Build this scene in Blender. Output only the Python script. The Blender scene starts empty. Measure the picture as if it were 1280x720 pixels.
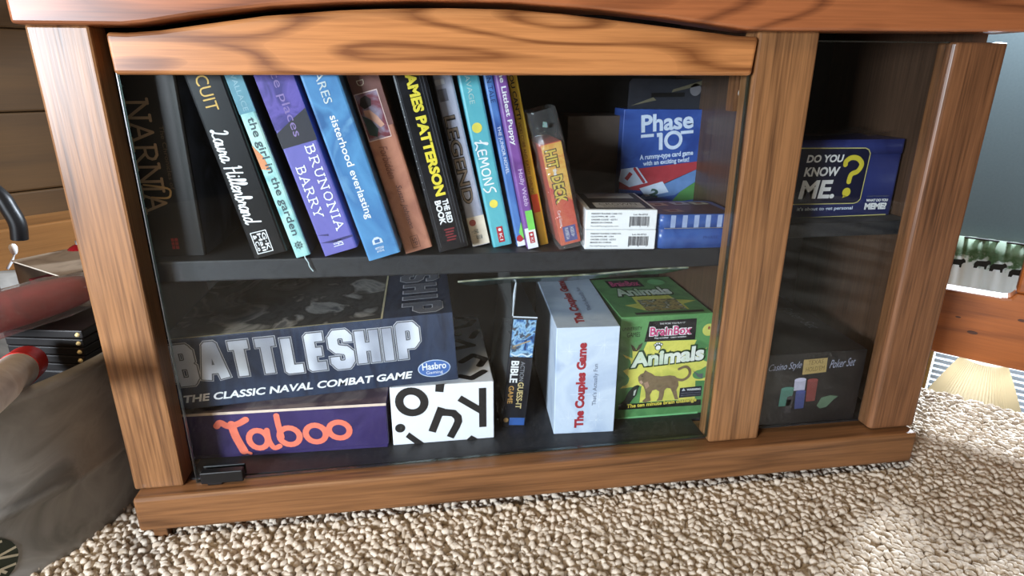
import bpy, math, random
import numpy as np
from mathutils import Matrix, Vector
random.seed(7)
rng = np.random.default_rng(7)
D2R = math.pi / 180
sc = bpy.context.scene
COL = sc.collection

# ------------------------------------------------------------------ camera, exposure, light
cd = bpy.data.cameras.new('camera'); cam = bpy.data.objects.new('camera', cd); COL.objects.link(cam)
cd.sensor_width = 36; cd.lens = 763.427 / 1280 * 36; cd.clip_start = .02; cd.clip_end = 60
yaw, pitch, roll = 0.14361, 0.33380, 0.00258
F = Vector((math.sin(yaw)*math.cos(pitch), math.cos(yaw)*math.cos(pitch), -math.sin(pitch)))
Rr = Vector((math.cos(yaw), -math.sin(yaw), 0)); Uu = Rr.cross(F)
Rt = Rr*math.cos(roll) + Uu*math.sin(roll); Ut = Uu*math.cos(roll) - Rr*math.sin(roll)
M = Matrix((Rt, Ut, -F)).transposed().to_4x4(); M.translation = (0.36826, -0.68619, 0.55440)
cam.matrix_world = M
sc.camera = cam
vs = sc.view_settings
vs.view_transform = 'Standard'; vs.look = 'None'; vs.gamma = 1; vs.use_curve_mapping = False
vs.exposure = 0.0
E0 = Vector((1.2737, .2157, 0)); DV = Vector((.69526, -.71876, 0)); NV = Vector((.71876, .69526, 0))
ROT = math.atan2(DV.y, DV.x)
def W(s, t, z): return E0 + DV*s + NV*t + Vector((0, 0, z))

wd = bpy.data.worlds.new('room_light'); sc.world = wd; wd.use_nodes = True
bg = wd.node_tree.nodes['Background']; bg.inputs['Color'].default_value = (1.0, .84, .66, 1); bg.inputs['Strength'].default_value = .075

def area(name, loc, target, sx, sy, power, color):
    l = bpy.data.lights.new(name, 'AREA'); l.shape = 'RECTANGLE'; l.size = sx; l.size_y = sy; l.energy = power; l.color = color
    o = bpy.data.objects.new(name, l); COL.objects.link(o); o.location = loc
    o.rotation_euler = (Vector(target) - Vector(loc)).to_track_quat('-Z', 'Y').to_euler()
    return o
wf_ = area('window_light_front', (-1.17, -1.62, .66), (.26, 0, .22), .62, .46, 14.5, (.82, .90, 1.0)); wf_.data.spread = 64*D2R
area('ceiling_lamp_light', (-.35, -1.1, 2.1), (.2, -.1, 0), .4, .4, 17, (1.0, .76, .48))
area('window_light_over_railing', W(.35, 2.75, 1.72), W(.0, -.3, 0), .5, .34, 520, (.78, .88, 1.0))

# ------------------------------------------------------------------ materials
def new_mat(name):
    m = bpy.data.materials.new(name); m.use_nodes = True
    nt = m.node_tree; return m, nt, nt.nodes['Principled BSDF']
def nd(nt, t, **k):
    n = nt.nodes.new(t)
    for a, b in k.items(): setattr(n, a, b)
    return n
def lin(c):
    return tuple(((x/255)/12.92 if x/255 <= .04045 else ((x/255+.055)/1.055)**2.4) for x in c) + (1,)
_plain = {}
def plain(rgb, rough=.45, metal=0.0, spec=.5, mottle=.06):
    """a paint, card or plastic with a faint mottle"""
    key = (tuple(rgb), rough, metal, spec, mottle)
    if key in _plain: return _plain[key]
    m, nt, b = new_mat('paint_%d_%d_%d' % tuple(rgb))
    b.inputs['Roughness'].default_value = rough; b.inputs['Metallic'].default_value = metal
    b.inputs['Specular IOR Level'].default_value = spec
    c = lin(rgb)
    if mottle:
        tc = nd(nt, 'ShaderNodeTexCoord'); nz = nd(nt, 'ShaderNodeTexNoise'); nz.inputs['Scale'].default_value = 90; nz.inputs['Detail'].default_value = 3
        cr = nd(nt, 'ShaderNodeValToRGB'); e = cr.color_ramp.elements
        e[0].position = .3; e[1].position = .7
        e[0].color = tuple(x*(1-mottle*2) for x in c[:3]) + (1,); e[1].color = tuple(min(1, x*(1+mottle)) for x in c[:3]) + (1,)
        nt.links.new(tc.outputs['Object'], nz.inputs['Vector']); nt.links.new(nz.outputs['Fac'], cr.inputs['Fac']); nt.links.new(cr.outputs['Color'], b.inputs['Base Color'])
    else: b.inputs['Base Color'].default_value = c
    _plain[key] = m; return m
def picture(name, cols, scale, rough=.4, stretch=(1, 1, 1), detail=4, distort=1.0, metal=0):
    """mottled printed picture: a noise mapped through a colour ramp"""
    m, nt, b = new_mat(name); b.inputs['Roughness'].default_value = rough; b.inputs['Metallic'].default_value = metal
    tc = nd(nt, 'ShaderNodeTexCoord'); mp = nd(nt, 'ShaderNodeMapping'); mp.inputs['Scale'].default_value = stretch
    nz = nd(nt, 'ShaderNodeTexNoise'); nz.inputs['Scale'].default_value = scale; nz.inputs['Detail'].default_value = detail; nz.inputs['Distortion'].default_value = distort
    cr = nd(nt, 'ShaderNodeValToRGB'); els = cr.color_ramp.elements
    lo, hi = .34, .66
    for i, c in enumerate(cols):
        p = lo + (hi-lo)*i/(len(cols)-1)
        if i < 2: els[i].position = p; els[i].color = lin(c)
        else: els.new(p).color = lin(c)
    nt.links.new(tc.outputs['Object'], mp.inputs['Vector']); nt.links.new(mp.outputs['Vector'], nz.inputs['Vector']); nt.links.new(nz.outputs['Fac'], cr.inputs['Fac']); nt.links.new(cr.outputs['Color'], b.inputs['Base Color'])
    return m
def wood(name, along, light, dark, bands=9, stretch=.9, cross=7.0, seed=0.0, pore=.5, rough=.34, contrast=1.0):
    """oak: contour lines of a stretched noise make the cathedral figure, fine stretched noise the pores"""
    m, nt, b = new_mat(name); b.inputs['Roughness'].default_value = rough
    tc = nd(nt, 'ShaderNodeTexCoord')
    def mapped(a, c):
        mp = nd(nt, 'ShaderNodeMapping'); s = [c, c, c]; s['xyz'.index(along)] = a
        mp.inputs['Scale'].default_value = s; mp.inputs['Location'].default_value = (seed, seed*1.7, seed*.6)
        nt.links.new(tc.outputs['Object'], mp.inputs['Vector']); return mp
    m1 = mapped(stretch, cross); n1 = nd(nt, 'ShaderNodeTexNoise'); n1.inputs['Scale'].default_value = 1; n1.inputs['Detail'].default_value = 1.5; n1.inputs['Roughness'].default_value = .35
    nt.links.new(m1.outputs['Vector'], n1.inputs['Vector'])
    mul = nd(nt, 'ShaderNodeMath', operation='MULTIPLY'); mul.inputs[1].default_value = bands; nt.links.new(n1.outputs['Fac'], mul.inputs[0])
    fr = nd(nt, 'ShaderNodeMath', operation='FRACT'); nt.links.new(mul.outputs[0], fr.inputs[0])
    cr = nd(nt, 'ShaderNodeValToRGB'); e = cr.color_ramp.elements
    e[0].position = 0; e[0].color = (0, 0, 0, 1); e[1].position = .60; e[1].color = (0, 0, 0, 1)
    x = e.new(.80); x.color = (contrast, contrast, contrast, 1); x = e.new(1.0); x.color = (.1, .1, .1, 1)
    nt.links.new(fr.outputs[0], cr.inputs['Fac'])
    m2 = mapped(9, 330); n2 = nd(nt, 'ShaderNodeTexNoise'); n2.inputs['Scale'].default_value = 1; n2.inputs['Detail'].default_value = 3; n2.inputs['Roughness'].default_value = .6
    nt.links.new(m2.outputs['Vector'], n2.inputs['Vector'])
    pr = nd(nt, 'ShaderNodeMapRange'); pr.inputs[1].default_value = .35; pr.inputs[2].default_value = .68; nt.links.new(n2.outputs['Fac'], pr.inputs[0])
    m3 = mapped(3, 60); n3 = nd(nt, 'ShaderNodeTexNoise'); n3.inputs['Scale'].default_value = 1; n3.inputs['Detail'].default_value = 2
    nt.links.new(m3.outputs['Vector'], n3.inputs['Vector'])
    a1 = nd(nt, 'ShaderNodeMath', operation='MULTIPLY_ADD'); nt.links.new(pr.outputs[0], a1.inputs[0]); a1.inputs[1].default_value = pore
    nt.links.new(cr.outputs['Color'], a1.inputs[2])
    a2 = nd(nt, 'ShaderNodeMath', operation='MULTIPLY_ADD'); nt.links.new(n3.outputs['Fac'], a2.inputs[0]); a2.inputs[1].default_value = .5; nt.links.new(a1.outputs[0], a2.inputs[2])
    sb = nd(nt, 'ShaderNodeMath', operation='SUBTRACT'); sb.use_clamp = True; nt.links.new(a2.outputs[0], sb.inputs[0]); sb.inputs[1].default_value = .3
    mx = nd(nt, 'ShaderNodeMix', data_type='RGBA'); mx.inputs[6].default_value = lin(light); mx.inputs[7].default_value = lin(dark)
    nt.links.new(sb.outputs[0], mx.inputs[0]); nt.links.new(mx.outputs[2], b.inputs['Base Color'])
    bp = nd(nt, 'ShaderNodeBump'); bp.inputs['Strength'].default_value = .12; bp.inputs['Distance'].default_value = .0006; bp.invert = True
    nt.links.new(n2.outputs['Fac'], bp.inputs['Height']); nt.links.new(bp.outputs['Normal'], b.inputs['Normal'])
    return m
def film(name, tint=(1, 1, 1), base=.04, gain=.9, rough=.02, bump=0, haze=0.0):
    """thin clear sheet: transparent with a mirror reflection that grows at grazing angles"""
    m, nt, b = new_mat(name); nt.nodes.remove(b); out = nt.nodes['Material Output']
    tr = nd(nt, 'ShaderNodeBsdfTransparent'); tr.inputs[0].default_value = (*tint, 1)
    gl = nd(nt, 'ShaderNodeBsdfGlossy'); gl.inputs['Roughness'].default_value = rough
    lw = nd(nt, 'ShaderNodeLayerWeight'); lw.inputs['Blend'].default_value = .5
    pw = nd(nt, 'ShaderNodeMath', operation='POWER'); pw.inputs[1].default_value = 5; nt.links.new(lw.outputs['Facing'], pw.inputs[0])
    ma = nd(nt, 'ShaderNodeMath', operation='MULTIPLY_ADD'); ma.inputs[1].default_value = gain; ma.inputs[2].default_value = base; nt.links.new(pw.outputs[0], ma.inputs[0])
    mx = nd(nt, 'ShaderNodeMixShader'); nt.links.new(ma.outputs[0], mx.inputs[0]); nt.links.new(tr.outputs[0], mx.inputs[1]); nt.links.new(gl.outputs[0], mx.inputs[2])
    last = mx
    if haze:
        df = nd(nt, 'ShaderNodeBsdfDiffuse'); df.inputs[0].default_value = (.8, .8, .8, 1)
        m2 = nd(nt, 'ShaderNodeMixShader'); m2.inputs[0].default_value = haze; nt.links.new(mx.outputs[0], m2.inputs[1]); nt.links.new(df.outputs[0], m2.inputs[2]); last = m2
    if bump:
        tc = nd(nt, 'ShaderNodeTexCoord'); nz = nd(nt, 'ShaderNodeTexNoise'); nz.inputs['Scale'].default_value = 60; nz.inputs['Detail'].default_value = 3; nz.inputs['Distortion'].default_value = 1.5
        bp = nd(nt, 'ShaderNodeBump'); bp.inputs['Strength'].default_value = bump; bp.inputs['Distance'].default_value = .004
        nt.links.new(tc.outputs['Object'], nz.inputs['Vector']); nt.links.new(nz.outputs['Fac'], bp.inputs['Height']); nt.links.new(bp.outputs['Normal'], gl.inputs['Normal'])
    nt.links.new(last.outputs[0], out.inputs['Surface'])
    return m

# ------------------------------------------------------------------ mesh builder
class Frame:
    """a flat face: origin, u and v directions; n = u x v points out of it"""
    def __init__(s, O, U, V):
        s.O, s.U, s.V = Vector(O), Vector(U), Vector(V); s.N = s.U.cross(s.V)
    def __call__(s, u, v, off=0): return s.O + s.U*u + s.V*v + s.N*off
def front(w=0, d=0, h=0): return Frame((0, 0, 0), (1, 0, 0), (0, 0, 1))
def top(h): return Frame((0, 0, h), (1, 0, 0), (0, 1, 0))
OFF = .0004
class MB:
    def __init__(s): s.v = []; s.f = []; s.mi = []; s.sm = []; s.mats = []; s.e = 0
    def slot(s, m):
        if m not in s.mats: s.mats.append(m)
        return s.mats.index(m)
    def add(s, verts, faces, m, smooth=False):
        b = len(s.v); s.v += [tuple(p) for p in verts]; k = s.slot(m)
        for f in faces: s.f.append(tuple(b+i for i in f)); s.mi.append(k); s.sm.append(smooth)
        return s
    def box(s, a, b, m):
        (x0, y0, z0), (x1, y1, z1) = a, b
        return s.add([(x0,y0,z0),(x1,y0,z0),(x1,y1,z0),(x0,y1,z0),(x0,y0,z1),(x1,y0,z1),(x1,y1,z1),(x0,y1,z1)],
                     [(0,3,2,1),(4,5,6,7),(0,1,5,4),(1,2,6,5),(2,3,7,6),(3,0,4,7)], m)
    def prism(s, pts, to3, depth_vec, m, smooth=False):
        """polygon pts mapped by to3, extruded by depth_vec"""
        n = len(pts); A = [Vector(to3(*p)) for p in pts]; Bv = [a + Vector(depth_vec) for a in A]
        fs = [tuple(range(n)), tuple(range(2*n-1, n-1, -1))]
        b0 = len(s.v)
        s.add(A+Bv, fs, m)
        k = s.slot(m)
        for i in range(n):
            j = (i+1) % n; s.f.append((b0+i, b0+n+i, b0+n+j, b0+j)); s.mi.append(k); s.sm.append(smooth)
        return s
    def lathe(s, prof, m, seg=48, c=(0, 0, 0), smooth=True, M=None):
        vv = []; ff = []; n = len(prof)
        for i in range(seg):
            a = 2*math.pi*i/seg
            for r, z in prof:
                p = Vector((c[0]+r*math.cos(a), c[1]+r*math.sin(a), c[2]+z)); vv.append(M @ p if M else p)
        for i in range(seg):
            j = (i+1) % seg
            for k in range(n-1): ff.append((i*n+k, j*n+k, j*n+k+1, i*n+k+1))
        return s.add(vv, ff, m, smooth)
    def tube(s, pts, r, m, seg=12, caps=True):
        P = [Vector(p) for p in pts]; vv = []; ff = []
        rs = r if isinstance(r, (list, tuple)) else [r]*len(P)
        for i, p in enumerate(P):
            t = (P[min(i+1, len(P)-1)] - P[max(i-1, 0)]).normalized()
            a = t.cross(Vector((0, 0, 1)) if abs(t.z) < .9 else Vector((1, 0, 0))).normalized(); b = t.cross(a)
            for k in range(seg):
                q = 2*math.pi*k/seg; vv.append(p + (a*math.cos(q) + b*math.sin(q))*rs[i])
        for i in range(len(P)-1):
            for k in range(seg):
                j = (k+1) % seg; ff.append((i*seg+k, i*seg+j, (i+1)*seg+j, (i+1)*seg+k))
        s.add(vv, ff, m, True)
        if caps:
            s.add(vv[:seg], [tuple(range(seg))], m); s.add(vv[-seg:], [tuple(range(seg-1, -1, -1))], m)
        return s
    def poly(s, fr, pts, m, off=OFF):
        return s.add([fr(u, v, off) for u, v in pts], [tuple(range(len(pts)))], m)
    def rect(s, fr, u0, v0, u1, v1, m, off=OFF): return s.poly(fr, [(u0, v0), (u1, v0), (u1, v1), (u0, v1)], m, off)
    def disc(s, fr, u, v, r, m, off=OFF, rv=None, seg=24):
        rv = rv or r
        return s.poly(fr, [(u+r*math.cos(2*math.pi*i/seg), v+rv*math.sin(2*math.pi*i/seg)) for i in range(seg)], m, off)
    def lift(s): s.e = (s.e+1) % 400; return s.e*3e-7
    def cut(s, name, parent): s.build(name, parent); s.__init__()
    def stroke(s, fr, path, w, m, off=OFF, closed=False, caps=True, ext=0.0, joint=10):
        P = [tuple(q) for q in path]; n = len(P); h = w/2
        if ext and not closed:
            for i, j in ((0, 1), (-1, -2)):
                dx, dy = P[i][0]-P[j][0], P[i][1]-P[j][1]; L = math.hypot(dx, dy) or 1; P[i] = (P[i][0]+dx/L*ext, P[i][1]+dy/L*ext)
        segs = [(P[i], P[i+1]) for i in range(n-1)] + ([(P[-1], P[0])] if closed else [])
        for (a, b) in segs:
            dx, dy = b[0]-a[0], b[1]-a[1]; L = math.hypot(dx, dy)
            if L < 1e-7: continue
            nx, ny = -dy/L*h, dx/L*h; e = s.lift()
            s.poly(fr, [(a[0]-nx, a[1]-ny), (b[0]-nx, b[1]-ny), (b[0]+nx, b[1]+ny), (a[0]+nx, a[1]+ny)], m, off+e)
        for i, p in enumerate(P):
            if (0 < i < n-1) or caps or closed:
                k = 1/math.cos(math.pi/joint); a0 = math.pi/joint; s.poly(fr, [(p[0]+h*k*math.cos(a0+2*math.pi*q/joint), p[1]+h*k*math.sin(a0+2*math.pi*q/joint)) for q in range(joint)], m, off+s.lift())
        return s
    def text(s, fr, body, rect, m, bold=0.0, shear=0.0, off=OFF, space=1.0, res=3):
        V, FF = text_mesh(body, bold, shear, space, res)
        u0, v0, u1, v1 = rect
        return s.add([fr(u0+(u1-u0)*x, v0+(v1-v0)*y, off) for x, y in V], FF, m)
    def build(s, name, parent=None, bevel=0, seg=2, loc=None, rotz=0, subsurf=0):
        me = bpy.data.meshes.new(name); me.from_pydata(s.v, [], s.f)
        for m in s.mats: me.materials.append(m)
        me.polygons.foreach_set('material_index', s.mi); me.polygons.foreach_set('use_smooth', s.sm); me.update()
        o = bpy.data.objects.new(name, me); COL.objects.link(o)
        if parent: o.parent = parent
        if loc is not None: o.location = loc
        o.rotation_euler = (0, 0, rotz)
        if bevel:
            b = o.modifiers.new('soft_edge', 'BEVEL'); b.width = bevel; b.segments = seg; b.limit_method = 'ANGLE'; b.angle_limit = 40*D2R
        if subsurf:
            b = o.modifiers.new('smooth', 'SUBSURF'); b.levels = subsurf; b.render_levels = subsurf
        return o
_tc = {}
def text_mesh(body, bold, shear, space, res):
    key = (body, bold, shear, space, res)
    if key in _tc: return _tc[key]
    cu = bpy.data.curves.new('lettering', 'FONT'); cu.body = body; cu.offset = bold; cu.shear = shear; cu.space_character = space; cu.resolution_u = res
    o = bpy.data.objects.new('lettering', cu); COL.objects.link(o)
    dg = bpy.context.evaluated_depsgraph_get(); dg.update()
    me = bpy.data.meshes.new_from_object(o.evaluated_get(dg))
    V = np.array([(v.co.x, v.co.y) for v in me.vertices]); FF = [tuple(p.vertices) for p in me.polygons]
    bpy.data.objects.remove(o); bpy.data.curves.remove(cu); bpy.data.meshes.remove(me)
    lo, hi = V.min(0), V.max(0); V = (V-lo)/(hi-lo)
    _tc[key] = ([tuple(p) for p in V], FF); return _tc[key]
def smooth_path(P, n=5):
    out = []; P = [P[0]] + list(P) + [P[-1]]
    for i in range(1, len(P)-2):
        for k in range(n):
            t = k/n; a, b, c, d = (np.array(q, float) for q in P[i-1:i+3])
            out.append(tuple(.5*((2*b) + (-a+c)*t + (2*a-5*b+4*c-d)*t*t + (-a+3*b-3*c+d)*t**3)))
    out.append(tuple(P[-2])); return out
def glyphs(mb, fr, word, G, origin, size, w, m, off=OFF, gap=.2, slant=0, sm=False, **kw):
    """draw a word with a stroke alphabet G: letter -> (advance, [paths]); size = (x scale, y scale)"""
    x = 0
    for ch in word:
        if ch == ' ': x += .5; continue
        adv, paths = G[ch]
        for p in paths:
            q = smooth_path(p) if sm else p
            mb.stroke(fr, [(origin[0] + (x+a+slant*b)*size[0], origin[1] + b*size[1]) for a, b in q], w, m, off, **kw)
        x += adv + gap
    return x

# ------------------------------------------------------------------ object helpers
def thing(name, label, cat, loc=(0, 0, 0), rot=(0, 0, 0), group=None):
    o = bpy.data.objects.new(name, None); COL.objects.link(o); o.empty_display_size = .02
    o.location = loc; o.rotation_euler = rot; o['label'] = label; o['category'] = cat
    if group: o['group'] = group
    return o
def tag(o, label, cat, group=None):
    o['label'] = label; o['category'] = cat
    if group: o['group'] = group
    return o
def struct(o): o['kind'] = 'structure'; return o

# ------------------------------------------------------------------ shared materials
OAK_V = wood('oak_upright', 'z', (150, 106, 68), (88, 58, 36), bands=6, stretch=1.1, cross=9, seed=3.1, pore=.75, contrast=.35)
OAK_V2 = wood('oak_upright_shaded', 'z', (130, 88, 58), (76, 49, 31), bands=5, stretch=.8, cross=8, seed=8.3, pore=.8, contrast=.3)  # same oak as the posts, the stile's dimmer light darkened into its colour
OAK_RAIL = wood('oak_door_rail', 'x', (190, 128, 76), (120, 72, 38), bands=10, stretch=2.0, cross=13, seed=1.2, pore=.45, contrast=.85)
OAK_TOP = wood('oak_top', 'x', (168, 102, 62), (104, 58, 34), bands=9, stretch=2.2, cross=10, seed=5.4, pore=.4, contrast=.7)
OAK_BASE = wood('oak_base', 'x', (132, 90, 56), (80, 52, 31), bands=8, stretch=1.0, cross=14, seed=2.2, pore=.6, contrast=.45)
INNER = plain((26, 22, 22), .6, mottle=.2)
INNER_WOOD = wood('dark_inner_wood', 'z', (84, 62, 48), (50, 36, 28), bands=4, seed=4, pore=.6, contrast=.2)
SHELF_M = picture('black_shelf', [(22, 23, 27), (34, 35, 40), (28, 29, 33)], 60, rough=.55)
GLASS = film('cabinet_glass', (.95, .97, .97), base=.018)
BLACK = plain((18, 18, 19), .35)
WHITE = plain((232, 233, 236), .5, mottle=.02)
PAGE = picture('page_edges', [(196, 182, 150), (222, 210, 182), (206, 194, 164)], 40, stretch=(60, 1, 1), rough=.8)
SILVER = plain((190, 190, 196), .3, .85)

# ------------------------------------------------------------------ the setting
def slab(name, pts, z0, z1, m):
    mb = MB(); mb.prism(pts, lambda a, b: (a, b, z0), (0, 0, z1-z0), m); return struct(mb.build(name))
CARPET = picture('carpet_beige', [(166, 150, 130), (208, 196, 180), (188, 172, 152)], 60, rough=.95, detail=3)
def P2(s, t): p = W(s, t, 0); return (p.x, p.y)
S_WALL = -1.50
slab('floor', [P2(S_WALL, 0), P2(S_WALL, -3.2), P2(2.4, -3.2), P2(2.4, 0)], -.12, 0, CARPET)
PINE_DARK = wood('dim_pine_wall', 'x', (86, 60, 28), (64, 44, 20), bands=5, stretch=.6, cross=6, seed=6, pore=.3, contrast=.5, rough=.55)
PINE = wood('knotty_pine', 'x', (164, 92, 40), (104, 54, 22), bands=6, stretch=1.2, cross=10, seed=9, pore=.3, contrast=.45)
PINE_LEDGE = wood('pale_pine_ledge', 'x', (160, 112, 64), (120, 80, 44), bands=5, seed=2.7, pore=.3, contrast=.4)
# plank wall behind the tub: runs along the n direction, faces +DV
wl = MB()
nb = 9
for k in range(nb):
    z0 = .02 + k*.155; wl.box((-3.2, 0, z0), (.0, .03, z0+.1535), PINE_DARK)
wl.box((-3.2, .012, 0), (0, .05, 1.45), PINE_DARK)
ow = wl.build('wall_left', bevel=.004, loc=W(S_WALL-.03, 0, 0), rotz=math.atan2(NV.y, NV.x)); struct(ow)
lg = MB(); lg.box((-3.2, -.11, .2), (0, .0, .28), PINE_LEDGE); lg.box((-3.2, -.095, 0), (0, 0, .2), PINE_LEDGE)
ol = lg.build('trim_1', bevel=.004, loc=W(S_WALL-.03, 0, 0), rotz=math.atan2(NV.y, NV.x)); struct(ol)
# carpet loops: one uncountable pile
def carpet():
    phi = (1+5**.5)/2
    V0 = np.array([(-1,phi,0),(1,phi,0),(-1,-phi,0),(1,-phi,0),(0,-1,phi),(0,1,phi),(0,-1,-phi),(0,1,-phi),(phi,0,-1),(phi,0,1),(-phi,0,-1),(-phi,0,1)], float)
    F0 = [(0,11,5),(0,5,1),(0,1,7),(0,7,10),(0,10,11),(1,5,9),(5,11,4),(11,10,2),(10,7,6),(7,1,8),(3,9,4),(3,4,2),(3,2,6),(3,6,8),(3,8,9),(4,9,5),(2,4,11),(6,2,10),(8,6,7),(9,8,1)]
    V = [v/np.linalg.norm(v) for v in V0]; cache = {}
    def mid(a, b):
        k = (min(a, b), max(a, b))
        if k not in cache: q = V[a]+V[b]; V.append(q/np.linalg.norm(q)); cache[k] = len(V)-1
        return cache[k]
    FF = []
    for a, b, c in F0:
        x, y, z = mid(a, b), mid(b, c), mid(c, a); FF += [(a, x, z), (b, y, x), (c, z, y), (x, y, z)]
    V = np.array(V); FF = np.array(FF)
    ds, dt = .0097, .0086
    pts = []
    for j, t in enumerate(np.arange(-1.75, -.004, dt)):
        for i, s in enumerate(np.arange(-1.42, 1.0, ds)):
            ss = s + (ds/2 if j % 2 else 0); p = W(ss, t, 0)
            if not (-.85 < p.x < 1.75 and -.62 < p.y): continue
            if .02 < p.x < 1.02 and p.y > .03 and p.y < .29: continue
            if (p.x+.308)**2 + (p.y-.128)**2 < .25**2: continue
            pts.append((p.x, p.y))
    pts = np.array(pts); n = len(pts)
    pts += rng.normal(0, .0021, pts.shape)
    rad = np.stack([rng.uniform(.0054, .0084, n), rng.uniform(.0042, .0060, n), rng.uniform(.0046, .0076, n)], 1)
    ang = ROT + rng.normal(0, .8, n); zc = rng.uniform(.0012, .0030, n)
    local = V[None]*rad[:, None, :]*(1+rng.normal(0, .15, (n, len(V), 1)))
    ca, sa = np.cos(ang)[:, None], np.sin(ang)[:, None]
    X = local[:, :, 0]*ca - local[:, :, 1]*sa + pts[:, 0:1]; Y = local[:, :, 0]*sa + local[:, :, 1]*ca + pts[:, 1:2]; Z = local[:, :, 2] + zc[:, None]
    co = np.stack([X, Y, Z], 2).reshape(-1, 3)
    fa = (FF[None] + (np.arange(n)*len(V))[:, None, None]).reshape(-1)
    me = bpy.data.meshes.new('carpet_pile'); nv = len(co); nf = len(fa)//3
    me.vertices.add(nv); me.vertices.foreach_set('co', co.astype(np.float32).reshape(-1))
    me.loops.add(nf*3); me.loops.foreach_set('vertex_index', fa.astype(np.int32))
    me.polygons.add(nf); me.polygons.foreach_set('loop_start', np.arange(0, nf*3, 3, dtype=np.int32))
    me.polygons.foreach_set('use_smooth', np.ones(nf, bool)); me.update(); me.validate()
    me.materials.append(CARPET)
    o = bpy.data.objects.new('carpet_pile', me); COL.objects.link(o); o['kind'] = 'stuff'
    tag(o, 'thick beige looped carpet covering the loft floor', 'carpet')
carpet()
# downstairs beyond the railing
GREY = plain((98, 113, 117), .8, mottle=.03)
LOW = plain((120, 96, 70), .7)
fw = MB()
T_FAR = 2.9
WS0, WS1, WZ0, WZ1 = -.02, .95, -1.75, -.31
fw.box((-3.5, T_FAR, -2.3), (WS0, T_FAR+.12, 3), GREY); fw.box((WS1, T_FAR, -2.3), (4, T_FAR+.12, 3), GREY)
fw.box((WS0, T_FAR, WZ1), (WS1, T_FAR+.12, 3), GREY); fw.box((WS0, T_FAR, -2.3), (WS1, T_FAR+.12, WZ0), GREY)
struct(fw.build('wall_back', loc=E0, rotz=ROT))
lf = MB(); lf.box((-3.5, .0, -2.34), (4, T_FAR, -2.3), LOW); struct(lf.build('floor_2', loc=E0, rotz=ROT))
wf = MB(); YW = plain((214, 176, 112), .4)
for a, b in (((WS0-.07, T_FAR-.03, WZ0-.07), (WS0, T_FAR+.02, WZ1)), ((WS1, T_FAR-.03, WZ0-.07), (WS1+.07, T_FAR+.02, WZ1)),
             ((WS0, T_FAR-.012, WZ1), (WS1, T_FAR+.02, WZ1+.012)), ((WS0, T_FAR-.03, WZ0-.07), (WS1, T_FAR+.02, WZ0))): wf.box(a, b, YW)
win = struct(wf.build('window_1', loc=E0, rotz=ROT, bevel=.006))
sky, nt, b = new_mat('daylight_pane'); b.inputs['Base Color'].default_value = (.9, .95, 1, 1); b.inputs['Emission Color'].default_value = (.86, .94, 1, 1); b.inputs['Emission Strength'].default_value = 1.7
wp = MB(); wp.box((WS0, T_FAR+.09, WZ0), (WS1, T_FAR+.1, WZ1), sky); wp.build('window_pane', win)

# ------------------------------------------------------------------ the cabinet
cab = thing('media_cabinet', 'oak media cabinet with arched top rail and two glass doors standing on the carpet', 'cabinet')
WX = 1.06; ZB = .073; ZT = .599
ARCH = [(.0943, .5993), (.115, .6015), (.1569, .6085), (.2288, .6174), (.2944, .622), (.37, .6252), (.4646, .6249), (.548, .6203), (.6307, .6132), (.6897, .6062), (.7222, .6026), (.7361, .602)]
t_ = MB()
pts = [(-.002, ZT)] + ARCH + [(1.0665, .604), (1.0665, .668), (-.002, .668)]
t_.prism(pts, lambda a, b: (a, -.016, b), (0, .045, 0), OAK_TOP)
t_.box((.0, .029, .642), (1.064, .312, .668), OAK_TOP)
t_.build('top_panel', cab, bevel=.003)
mb = MB(); mb.box((0, 0, ZB), (.0574, .034, ZT+.001), OAK_V); mb.build('left_post', cab, bevel=.003)
mb = MB(); mb.box((.7444, 0, ZB), (.8175, .034, ZT+.004), OAK_V); mb.build('centre_post', cab, bevel=.003)
mb = MB(); mb.box((.004, -.0185, .0245), (1.0535, .06, ZB), OAK_BASE); mb.build('base_rail', cab, bevel=.0045, seg=3)
mb = MB(); mb.box((.013, -.006, 0), (.030, .05, .026), OAK_BASE); mb.box((.030, .012, 0), (1.012, .04, .026), OAK_BASE)
mb.box((.02, .27, 0), (1.012, .29, .05), OAK_BASE); mb.build('plinth', cab, bevel=.0015)
mb = MB(); mb.box((.0, .034, .05), (.02, .302, .642), INNER_WOOD); mb.build('side_panel', cab)
mb = MB(); mb.box((1.036, .026, .05), (1.056, .302, .642), INNER_WOOD); mb.build('side_panel', cab)
mb = MB(); mb.box((.772, .034, .05), (.790, .292, .642), INNER_WOOD); mb.build('divider', cab)
mb = MB(); mb.box((.02, .292, .05), (1.036, .302, .642), INNER); mb.build('back_panel', cab)
mb = MB(); mb.box((.02, .06, .05), (1.036, .292, .075), SHELF_M); mb.box((.06, .012, .0725), (.7444, .06, .0752), SHELF_M); mb.box((.8175, .024, .0725), (1.036, .06, .0752), SHELF_M); mb.build('bottom_panel', cab)
def shelf_z(x): return .3525 - .0114*(x-.06)
mb = MB()
mb.prism([(.02, shelf_z(.02)-.0255), (.772, shelf_z(.772)-.0255), (.772, shelf_z(.772)), (.02, shelf_z(.02))], lambda a, b: (a, .035, b), (0, .257, 0), SHELF_M)
mb.build('shelf', cab, bevel=.002)
mb = MB(); mb.box((.79, .055, .348), (1.036, .292, .368), SHELF_M); mb.build('shelf', cab, bevel=.002)
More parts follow.
